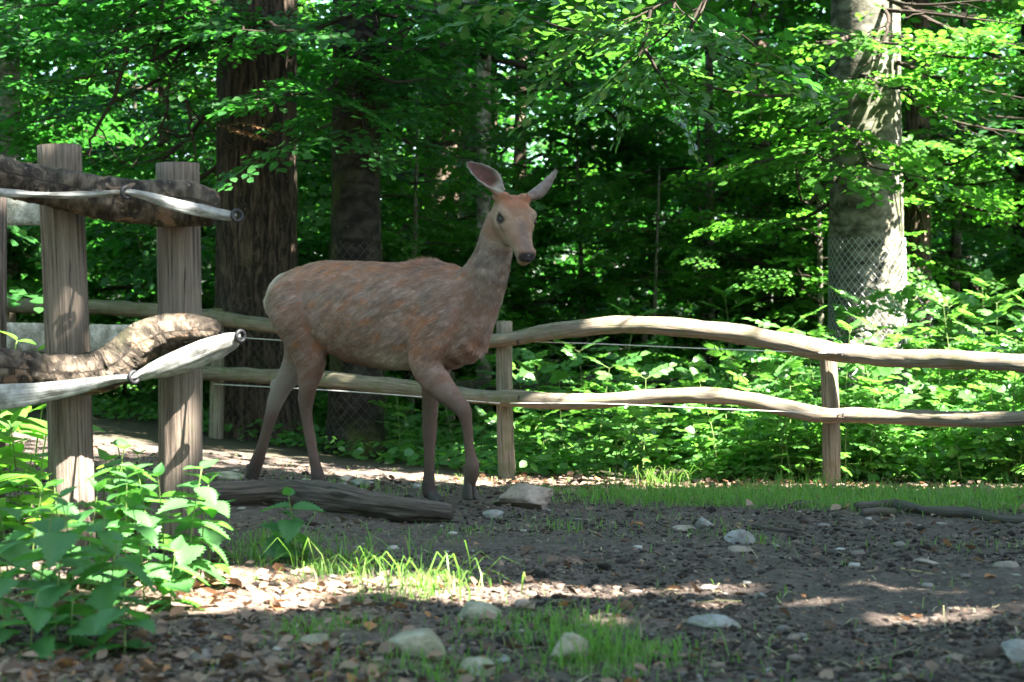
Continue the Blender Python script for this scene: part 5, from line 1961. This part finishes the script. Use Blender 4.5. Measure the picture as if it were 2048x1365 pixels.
tC, bC = hand_tree('beech_tree', 'stout grey beech trunk wrapped in wire mesh beside the sunlit bushes', 1733, 14.0, 905, .315, .18, BARK_BEECH, 203,
                   [[(1700, 165, 13.8), (1600, 190, 13.1), (1500, 190, 12.8), (1430, 175, 12.6)], [(1720, 150, 13.8), (1780, 175, 13.0), (1870, 180, 12.8)], [(1700, 80, 13.8), (1780, 88, 13.1), (1840, 85, 13.0)], [(1710, 70, 13.8), (1650, 90, 13.1), (1640, 80, 12.9)],
                    [(1700, 255, 13.8), (1620, 290, 13.2), (1540, 320, 13), (1470, 330, 13)], [(1720, 285, 13.8), (1740, 330, 13.0), (1800, 345, 12.9)], [(1700, 290, 13.8), (1660, 320, 13.2), (1630, 310, 13)],
                    [(1760, 20, 13.8), (1880, 30, 13.0), (2040, 50, 12.7)], [(1760, 60, 13.8), (1880, 110, 13.2), (2030, 120, 12.9)], [(1780, 120, 13.9), (1920, 170, 13.3), (2060, 200, 13)], [(1740, -20, 13.6), (1820, 10, 12.9), (1980, 0, 12.6)], [(1770, 160, 14), (1900, 240, 13.6), (2060, 270, 13.4)], [(1780, 0, 13.8), (1930, 70, 13.4), (2090, 100, 13.2)],
                    [(1700, 380, 14.2), (1600, 440, 14.4), (1500, 450, 14.4)]],
                   ridge=0.0, leafm=M_LIGHT, rand_limbs=10, zmin=3.6, bare=[[(1770, 20, 13.6), (1790, 70, 13.4), (1770, 110, 13.3)], [(1690, 330, 13.9), (1610, 400, 13.8), (1590, 280, 13.7)]])
tD, bD = hand_tree('slender_tree', 'slim brown trunk wrapped in wire mesh just behind the grey beech', 1836, 16.6, 880, .125, .2, BARK_BROWN, 204,
                   [[(1830, 250, 16.6), (1930, 290, 15.8), (2060, 300, 15.4)], [(1830, 330, 16.6), (1920, 370, 15.8), (2050, 350, 15.4)], [(1835, 380, 16.6), (1960, 420, 16), (2060, 430, 15.6)], [(1835, 300, 16.6), (1900, 330, 16), (1990, 280, 15.6)], [(1835, 200, 16.6), (1960, 230, 16), (2080, 240, 15.6)]],
                   ridge=.008, leafm=M_LIGHT, rand_limbs=9, zmin=4)
tE, bE = hand_tree('broken_tree', 'brown leaning trunk behind the head of the deer', 886, 21.0, 830, .24, .12, BARK_BROWN, 205, [], ridge=.012, rand_limbs=14, zmin=2.6)
tE2, _ = hand_tree('slender_tree', 'pale speckled trunk close beside the brown trunk behind the deer', 942, 20.2, 840, .14, .12, BARK_PALE, 206, [], ridge=.004, rand_limbs=8, zmin=3)
tF, bF = hand_tree('slender_tree', 'reddish brown trunk standing beyond the wire fence', 1516, 20.5, 845, .16, .15, BARK_BROWN, 207, [], ridge=.012, rand_limbs=10, zmin=2.2,
                   bare=[[(1500, 600, 20), (1420, 575, 19.5), (1370, 600, 19.2), (1330, 620, 19)], [(1516, 560, 20.3), (1580, 600, 19.8), (1640, 670, 19.5)]])
tF2, _ = hand_tree('slender_tree', 'nearly black trunk beside the reddish brown trunk', 1574, 22.5, 840, .13, .15, BARK_DARK, 208, [], ridge=.006, rand_limbs=8, zmin=3)
tG, bG = hand_tree('pale_tree', 'pale trunk hung with ivy beyond the board fence', 14, 17.0, 800, .13, .15, BARK_PALE, 209, [[(20, 480, 16.9), (30, 520, 16.8), (25, 560, 16.8)], [(10, 540, 16.9), (24, 600, 16.8)], [(24, 440, 16.9), (20, 480, 16.8)]], ridge=.004, rand_limbs=9, zmin=3.4, dress_kw=dict(s0=.16, s1=.24, step=.06))
tH, _ = hand_tree('slender_tree', 'grey trunk foot seen beyond the deer chest and fence post', 968, 16.5, 860, .075, .25, BARK_PALE, 210, [], ridge=.0, rand_limbs=9, zmin=3.0)


M_RUST = plain_mat('rusty_wire', (.075, .060, .045), .7, .3)


# chain link wrapped round trunks
def mesh_wrap(base, r0, flare, height, pitch, label, wire=.0021):
    b_ = MB()
    n = 40
    cnt = max(8, int(2 * math.pi * r0 / pitch))
    for sd in (-1, 1):
        for k in range(cnt):
            z = np.linspace(.02, height, n)
            a = 2 * np.pi * k / cnt + sd * z / (r0 * 1.25)
            rr = r0 * (1 + flare * np.exp(-z / .28)) * (1.02 - .035 * z) + .012 + .008 * np.sin(3 * a + z * 2)
            P = np.stack([base[0] + rr * np.cos(a), base[1] + rr * np.sin(a), base[2] + z], -1)
            b_.add(*tube(P, wire, 3, False))
    o = link('wire_mesh', shift(b_.mesh('wire_mesh'), base), M_STEEL if wire > .002 else M_RUST)
    o.location = base
    tag(o, label, 'wire mesh')


mesh_wrap(bC, .312, .18, 1.75, .055, 'diamond wire mesh wrapped round the stout grey beech trunk')
mesh_wrap(bD, .122, .2, 1.55, .055, 'diamond wire mesh wrapped round the slim brown trunk')
mesh_wrap(bA, .330, .25, 1.1, .06, 'rusty diamond mesh round the foot of the oak trunk', .0012)
mesh_wrap(bB, .190, .3, 1.6, .06, 'fine diamond mesh round the dark mossy trunk', .0010)

# a dead spray of withered leaves on the oak
rw = np.random.default_rng(4)
fw = Foliage()
for px, py, d in ((430, 250, 12.9), (470, 245, 12.9), (455, 262, 12.8)):
    fw.spray(at(px, py, d), (.8, .1, -.1), .32, rw, .2, 1.0, 'all')
fw.bake()
link('withered_leaves', shift(fw.mesh('withered_leaves'), bA), M_DRYL, tA, 'stuff')


# the wood behind: four grown forms, copied
def forest_form(seed, height, r, zlow, nl, reach, templates, leaf_scale=1.0):
    rg = np.random.default_rng(seed)
    tm = trunk_mesh((0, 0, 0), (rg.normal(0, .3), rg.normal(0, .3), height), r, r * .14, .2, seed, .01, 24, 30)
    fol, lm = Foliage(templates), MB()
    for k in range(nl):
        f = (k + rg.random()) / nl
        z = zlow + (height - zlow) * f ** 1.25
        ln = reach * (1.05 - .6 * f) * rg.uniform(.7, 1.2)
        P = limb_path(np.array([0, 0, z]), k * 2.4 + rg.normal(0, .4), ln, rg.uniform(-.1, .35), rg.uniform(.05, .35), rg)
        lm.add(*tube(P, np.linspace(.035, .008, len(P)) * (r / .15) ** .5, 5, False))
        dress(fol, P, rg, .7, 1.15, .30, .22, 60, leaf_scale, False)
    fol.bake()
    return tm.mesh('trunk'), lm.mesh('branches'), fol.mesh('crown', 1.0)


FORMS = [forest_form(s, h, r, z, nl, rc, SPRAYS) for s, h, r, z, nl, rc in ((31, 7.0, .085, .7, 30, 2.6), (32, 8.0, .10, 1.2, 30, 3.0), (33, 6.0, .055, .4, 28, 2.2), (34, 8.5, .12, 1.6, 32, 3.2))]
for k, (a, b_, c) in enumerate(FORMS):
    a.materials.append((BARK_BROWN, BARK_DARK, BARK_BEECH, BARK_DARK)[k])
    b_.materials.append(M_TWIG)
    c.materials.append((M_BEECH, M_BEECH, M_LIGHT, M_BEECH)[k])
rf = np.random.default_rng(58)
spots = []
for (d0, d1, n, hw) in ((16.5, 21, 9, 9.0), (22, 29, 15, 13), (30, 40, 18, 18), (42, 58, 20, 26)):
    for k in range(n):
        spots.append((-hw + 2 * hw * (k + rf.uniform(.1, .9)) / n, rf.uniform(d0, d1)))
for x, y in ((-7, -7), (1, -10), (9, -7), (-12, -2), (-9.5, 2), (-11, 5), (12, -3), (-5, -13), (6, -13), (-7, 11), (-9.5, 15), (-8, 6.5), (-12, 10), (-13, 3), (9, 17), (13, 20), (15, 12), (-16, 22), (17, 28)):  # those behind and left of the camera are added to dim low sky light
    spots.append((x, y))
for k in range(16):
    spots.append((rf.uniform(-6.5, 7.5), rf.uniform(15.2, 19.5)))
for k, (x, y) in enumerate(spots):
    q = rf.integers(4)
    if 15.5 < y < 21.5 and abs(x) < 7 and q in (1, 3) and rf.random() < .5:
        q = 2
    if k >= len(spots) - 16:
        q = 2
    lab = ('dark green forest tree with thin brown trunk in the dense wood', 'dark green forest tree with black mossy trunk in the dense wood', 'pale green young tree with thin grey trunk in the dense wood', 'tall dark green tree with thick black trunk in the dense wood')[q]
    g = thing('forest_tree', lab, 'tree', (x, y, float(gz(x, y)[0])), 'trees of the dense wood behind the fences', rf.uniform(0, 6.28))
    sc = rf.uniform(.85, 1.2) * (1.5 if y > 41 else 1.35 if y < 1 else (1.15 if y > 30 else 1.0))
    if k >= len(spots) - 16:
        sc = rf.uniform(.42, .66)
    g.scale = (sc, sc, sc)
    for nm, me, kd in zip(('trunk', 'branches', 'crown'), FORMS[q], (None, 'stuff', 'stuff')):
        link(nm, me, None, g, kd)


# tall trees added out of view at the right so their crowns shade the clearing
def added_shade_tree(x, y, zc, rad, hgt, seed, n_limb=34, label='', leafm=M_OAK):
    rg = np.random.default_rng(seed)
    base = np.array([x, y, float(gz(x, y)[0])])
    tm = trunk_mesh(base, base + [0, 0, zc + hgt * .6], .28, .12, .2, seed, .015, 36, 40)
    fol, lm = Foliage(SPRAYS_BIG), MB()
    for k in range(n_limb):
        z = zc - hgt * .55 + hgt * 1.1 * rg.random()
        P0 = base + [0, 0, max(z - rad * .25, zc - hgt)]
        P = limb_path(P0, k * 2.4 + rg.normal(0, .3), rad * rg.uniform(.55, 1.05), rg.uniform(.1, .5), rg.uniform(.1, .35), rg, 10)
        if np.mean(open_gaps(P[2:])) < .62:
            continue
        lm.add(*tube(P, np.linspace(.05, .010, len(P)), 6, False))
        dress(fol, P, rg, 1.0, 1.6, .22, .12, 62, 1.0, False)
    fol.bake(open_gaps)
    lm_keep = lm
    t = tree_object('added_shade_tree', label, base, tm, lm_keep, fol.mesh('crown', 1.05, LEAF, LEAF_F), BARK_OAK, leafm, 'tall trees added to shade the clearing', M_TWIG)
    return t, base


CAN = [added_shade_tree(*a, label='tall spreading oak added out of view to shade the clearing') for a in
       ((5.6, 2.4, 9.5, 4.2, 3.2, 401), (8.2, 5.6, 9.8, 4.6, 3.4, 402), (6.4, 9.8, 10.5, 4.4, 3.4, 403), (10.2, 2.2, 12.5, 4.6, 3.4, 404), (5.0, 14.6, 11, 4.4, 3.6, 405), (9.8, 11.6, 12, 4.6, 3.6, 406), (6.0, -1.8, 9.5, 4.2, 3.4, 407))]

# hanging oak branch that reaches into the top of the view
ro = np.random.default_rng(63)
fo, lo = Foliage(SPRAYS_OAK), MB()
for pts in ([(2300, -700, 9.6), (1700, -300, 9.3), (1450, -60, 9.1), (1300, 20, 9.0), (1215, 70, 9.0), (1150, 120, 9.0)], [(1450, -60, 9.1), (1380, 60, 9.0), (1440, 110, 8.95), (1475, 120, 8.9)], [(1300, 20, 9.0), (1290, 80, 9), (1270, 130, 9)], [(1350, -10, 9.05), (1340, 60, 9), (1290, 100, 9)],
            [(1215, 70, 9), (1140, 60, 9), (1080, 40, 9)], [(1300, -40, 9.0), (1180, -20, 9), (1060, 0, 9)], [(1420, -40, 9.1), (1400, 30, 9), (1360, 70, 9)], [(1290, 100, 9.0), (1320, 150, 9), (1345, 190, 9)]):
    P = path_px(pts, 12)
    lo.add(*tube(P, np.linspace(.012, .003, len(P)), 6, False))
    dress(fo, P[3:] if pts[0][1] < -500 else P, ro, .34, .58, .16, .15 if pts[0][1] > -500 else .55, 60, 1.0, True)
fo.bake()
lo.add(np.vstack(fo.tw.V), None, np.vstack(fo.tw.F4), np.vstack(fo.tw.UV))
tt_, bt_ = CAN[1]
link('hanging_branch', shift(lo.mesh('hanging_branch'), bt_), M_TWIG, tt_, 'stuff')
link('hanging_leaves', shift(fo.mesh('hanging_leaves', 1.0, OAKV, OAK_F4, OAK_F3), bt_), M_OAK, tt_, 'stuff')


# ------------------------------------------------------------------ undergrowth
def pinnate(o, d, ln, rg, k=4, leaf=.075):
    """compound leaf: pairs of leaflets along a rachis and one at the tip"""
    M = spray_matrix(d, roll=rg.normal(0, .35))
    P, D, N, L = [], [], [], []
    for i in range(k):
        u = .28 + .62 * i / max(1, k - 1) if k > 1 else .5
        for sd in (-1, 1):
            P.append((u * ln, 0, -.18 * ln * u * u))
            D.append((.55, sd * 1.0, rg.normal(-.15, .15)))
            N.append((rg.normal(0, .2), rg.normal(0, .2), 1))
            L.append(leaf * (1 - .25 * abs(u - .55)) * rg.uniform(.8, 1.15))
    P.append((ln, 0, -.18 * ln)); D.append((1, 0, -.25)); N.append((0, 0, 1)); L.append(leaf * 1.1)
    return o + np.array(P) @ M.T, np.array(D, float) @ M.T, np.array(N, float) @ M.T, np.array(L), np.array([o, o + np.array([ln * .5, 0, -.05 * ln]) @ M.T, o + np.array([ln, 0, -.18 * ln]) @ M.T])


def sapling_form(seed, h, nodes, ln, k, leaf):
    rg = np.random.default_rng(seed)
    P, D, N, L = [], [], [], []
    st = MB()
    stem = np.array([[0, 0, -.05], [rg.normal(0, .03), rg.normal(0, .03), h * .4], [rg.normal(0, .06), rg.normal(0, .06), h]])
    stem = catmull(stem, 10)
    st.add(*tube(stem, np.linspace(.006, .0022, 10), 5, False))
    az = rg.uniform(0, 6.28)
    for i in range(nodes):
        f = .12 + .88 * (i + 1) / nodes
        p = np.array([np.interp(f, np.linspace(0, 1, 10), stem[:, q]) for q in range(3)])
        az += R(90) + rg.normal(0, .25)
        for sd in (0, math.pi):
            a = az + sd
            up = rg.uniform(.05, .45) + .5 * (f > .9)
            l_ = ln * (1.05 - .45 * f) * rg.uniform(.75, 1.2)
            p_, d_, n_, ll, ra = pinnate(p, np.array([math.cos(a), math.sin(a), up]), l_, rg, k, leaf)
            P.append(p_); D.append(d_); N.append(n_); L.append(ll)
            st.add(*tube(ra, np.linspace(.0022, .0012, 3), 3, False))
    V, F = leaf_arrays(np.vstack(P), np.vstack(D), np.vstack(N), np.concatenate(L), np.concatenate(L) * .8, LEAF, LEAF_F)
    return st.mesh('stem'), mesh_from('foliage', V, F)


SAPS = [sapling_form(81, .62, 8, .26, 5, .058), sapling_form(82, .85, 10, .30, 5, .062), sapling_form(83, .45, 7, .22, 4, .055), sapling_form(84, 1.15, 11, .32, 6, .062), sapling_form(85, .34, 6, .20, 4, .052), sapling_form(86, .70, 9, .24, 3, .085)]
for a, b_ in SAPS:
    a.materials.append(M_STEM)
    b_.materials.append(M_SAPL)
ru = np.random.default_rng(91)
SAP_LAB = ['knee-high leafy sapling in the undergrowth behind the fence', 'waist-high feathery sapling in the undergrowth behind the fence', 'short leafy seedling in the undergrowth behind the fence', 'tall feathery sapling rising over the wavy rails', 'tiny leafy seedling at the foot of the undergrowth', 'bushy large-leaved sapling in the undergrowth behind the fence']
n_s = 0
for k in range(900):
    y = 10.5 + 4.6 * ru.random() ** 1.4
    x = ru.uniform(-1.0, 5.4)
    line = 10.95 - .19 * x
    if y < line + .38:
        continue
    dens = smooth(-1.0, .8, x) * (.42 + .58 * smooth(.9, 2.3, x)) * (1 - .55 * smooth(12.5, 15.5, y))
    if ru.random() > dens or min(np.hypot(x - b[0], y - b[1]) for b in (bA, bB, bC, bD)) < .45:
        continue
    tall = smooth(2.0, 3.6, x) * smooth(11.4, 12.4, y)
    q = ru.choice(6, p=np.array([.26, .10 + .15 * tall, .24, .03 + .25 * tall, .25, .12]) / (1 + .4 * tall))
    g = thing('sapling', SAP_LAB[q], 'sapling', (x, y, float(gz(x, y)[0])), 'saplings crowding behind the wavy rails', ru.uniform(0, 6.28))
    sc = ru.uniform(.75, 1.2)
    g.scale = (sc, sc, sc)
    g.rotation_euler = (ru.normal(0, .08), ru.normal(0, .08), g.rotation_euler[2])
    link('stem', SAPS[q][0], None, g)
    link('foliage', SAPS[q][1], None, g, 'stuff')
    n_s += 1
    if n_s >= 285:
        break
for px, py, d, q, sc in ((1232, 740, 12.4, 3, .95), (1075, 800, 12.0, 1, .9), (1285, 800, 12.2, 0, 1), (1040, 790, 12.6, 5, 1), (800, 850, 12.6, 2, 1), (1180, 830, 13, 1, 1)):
    p = at(px, py, d)
    p[2] = float(gz(p[0], p[1])[0])
    g = thing('sapling', SAP_LAB[q], 'sapling', p, 'saplings crowding behind the wavy rails', ru.uniform(0, 6.28))
    g.scale = (sc, sc, sc)
    link('stem', SAPS[q][0], None, g)
    link('foliage', SAPS[q][1], None, g, 'stuff')

# low cover: ivy, dog's mercury and the like
n = 90000
y = 10.3 + 12 * ru.random(n) ** 1.6
x = ru.uniform(-6, 7, n)
line = np.where(x > -.3, 10.95 - .19 * x, 10.95 - .9 * (x + .3))
line = np.minimum(line, 14.6)
P3 = np.stack([x, y, np.zeros(n)], -1)
dn = smooth(.25, .8, y - line) * smooth(-.5, .1, fbm(P3 * 1.1, 3, 401) + .15) * np.where(x > -.2, 1, .55)
keep = ru.random(n) < dn
x, y = x[keep], y[keep]
n = len(x)
hgt = ru.random(n) ** 1.5 * (.10 + .22 * smooth(-.4, 1.5, x)) * (1 + .5 * fbm(np.stack([x, y, x * 0], -1) * 2, 2, 7))
a_ = ru.uniform(0, 6.28, n)
D = np.stack([np.cos(a_), np.sin(a_), ru.normal(.0, .35, n)], -1)
N = unit(np.stack([ru.normal(0, .4, n), ru.normal(-.25, .4, n), np.ones(n)], -1))
V, F = leaf_arrays(np.stack([x, y, gz(x, y) + .02 + hgt], -1), D, N, ru.uniform(.04, .085, n), None, LEAF, LEAF_F)
cover = link('ground_cover', mesh_from('ground_cover', V, F), M_SAPL, None, 'stuff')
tag(cover, 'low leafy green plants carpeting the wood floor', 'ground cover')


# ------------------------------------------------------------------ nettles and broad-leaved plants in front
def blade_leaf(ln_ratio, teeth, depth, cup, bend, nseg=18):
    """toothed leaf one unit long lying along +x"""
    u = np.linspace(0, 1, nseg + 1)
    prof = np.interp(u, [0, .05, .16, .32, .5, .7, .88, 1], [.03, .20, .36, .42, .37, .24, .09, .0]) * ln_ratio
    saw = (np.arange(nseg + 1) % 2) * depth if teeth else np.zeros(nseg + 1)
    V = []
    for i in range(nseg + 1):
        z = -bend * u[i] ** 2
        w = prof[i] * (1 - saw[i]) if 0 < i < nseg else prof[i]
        V += [(u[i] - .0, 0, z - .02 * (1 if 0 < i < nseg else 0)), (u[i] + (.03 if not saw[i] else 0), w * .55, z + cup * w * .7), (u[i] + (.05 if not saw[i] else 0), w, z + cup * w * .8), (u[i] + (.03 if not saw[i] else 0), -w * .55, z + cup * w * .7), (u[i] + (.05 if not saw[i] else 0), -w, z + cup * w * .8)]
    F = []
    for i in range(nseg):
        a, b = i * 5, (i + 1) * 5
        F += [(a, b, b + 1, a + 1), (a + 1, b + 1, b + 2, a + 2), (a, a + 3, b + 3, b), (a + 3, a + 4, b + 4, b + 3)]
    return mesh_from('leaf', np.array(V), [np.array(F)], None, True)


NET = [blade_leaf(.95, True, .22, .22, b, 18) for b in (.10, .22, .34)]
BRD = [blade_leaf(1.05, False, 0, .18, b, 12) for b in (.08, .20, .30)]
for m_ in NET:
    m_.materials.append(M_NETTLE)
for m_ in BRD:
    m_.materials.append(M_BROAD)


def leafy_plant(name, label, cat, group, pos, h, nodes, leaf, forms, rg, lean=.1, stem_r=.003, top=True, stem_mat=None, first=.25):
    g = thing(name, label, cat, pos, group)
    a0 = rg.uniform(0, 6.28)
    stem = catmull([[0, 0, -.03], [lean * h * .3 * math.cos(a0), lean * h * .3 * math.sin(a0), h * .5], [lean * h * math.cos(a0), lean * h * math.sin(a0), h]], 12)
    link('stem', MB().add(*tube(stem, np.linspace(stem_r, stem_r * .5, 12), 6)).mesh('stem'), stem_mat or M_STEM, g)
    az = rg.uniform(0, 6.28)
    for i in range(nodes):
        f = first + (1 - first) * i / max(1, nodes - 1)
        p = [float(np.interp(f, np.linspace(0, 1, 12), stem[:, q])) for q in range(3)]
        az += R(90) + rg.normal(0, .2)
        size = leaf * (1.0 if f < .8 else 1.0 - (f - .8) * 2.6) * rg.uniform(.8, 1.15)
        for sd in (0, math.pi):
            o = link('leaf', forms[rg.integers(len(forms))], None, g)
            pitch = rg.normal(.05, .22) - (.65 if f > .93 else 0)
            rot = Matrix.Rotation(az + sd + rg.normal(0, .15), 4, 'Z') @ Matrix.Rotation(pitch, 4, 'Y') @ Matrix.Rotation(rg.normal(0, .2), 4, 'X')
            pet = rot @ Vector((size * .14, 0, 0))
            o.matrix_local = Matrix.Translation(Vector(p) + pet * .0) @ rot @ Matrix.Diagonal((size, size, size, 1))
    return g


rn = np.random.default_rng(123)
NETTLES = [(75, 1300, 4.5, .30), (20, 1260, 4.8, .34), (110, 1330, 4.35, .33), (215, 1330, 4.4, .26), (205, 1290, 4.75, .30), (150, 1240, 5.0, .30), (290, 1250, 5.0, .28), (250, 1210, 5.3, .34), (330, 1190, 5.4, .32), (375, 1205, 5.3, .36), (400, 1180, 5.4, .30), (60, 1200, 5.2, .32), (175, 1190, 5.3, .30),
           (590, 1125, 5.9, .24), (565, 1120, 5.95, .16), (300, 1150, 5.6, .34), (225, 1150, 5.6, .38), (120, 1170, 5.4, .30), (10, 1340, 4.3, .22), (250, 1350, 4.2, .14), (60, 1355, 4.2, .14), (140, 1355, 4.25, .12), (340, 1260, 4.9, .16), (-40, 1290, 4.6, .3), (420, 1130, 5.8, .30)]
for px, py, d, h in NETTLES:
    x = (px - CX) / FPX * d
    leafy_plant('nettle', 'young nettle with toothed green leaves before the thick fence posts', 'nettle', 'nettles before the thick fence posts', (x, d, float(gz(x, d)[0])), h * rn.uniform(.95, 1.1), int(3 + h * 9), .105 + .07 * h, NET, rn, .12)
for px, d, h, nd_, lf in ((20, 6.7, .62, 8, .16), (75, 6.9, .55, 7, .15), (-30, 6.4, .75, 9, .17), (110, 6.5, .36, 6, .13), (40, 6.3, .45, 7, .15), (130, 7.4, .50, 6, .11), (0, 7.1, .92, 9, .15), (225, 6.9, .30, 5, .12), (265, 6.6, .34, 5, .11), (205, 6.5, .30, 5, .12), (60, 7.2, .80, 8, .12), (300, 6.7, .3, 5, .1), (165, 6.7, .25, 4, .12), (30, 6.0, .34, 6, .14), (90, 5.9, .28, 5, .13), (-20, 5.8, .4, 6, .14)):
    x = (px - CX) / FPX * d
    leafy_plant('broad_leaved_plant', 'bright green broad-leaved plant crowding round the thick fence posts', 'plant', 'broad-leaved plants round the thick fence posts', (x, d, float(gz(x, d)[0])), h, nd_, lf, BRD, rn, .18, .0045, True, None, .2)
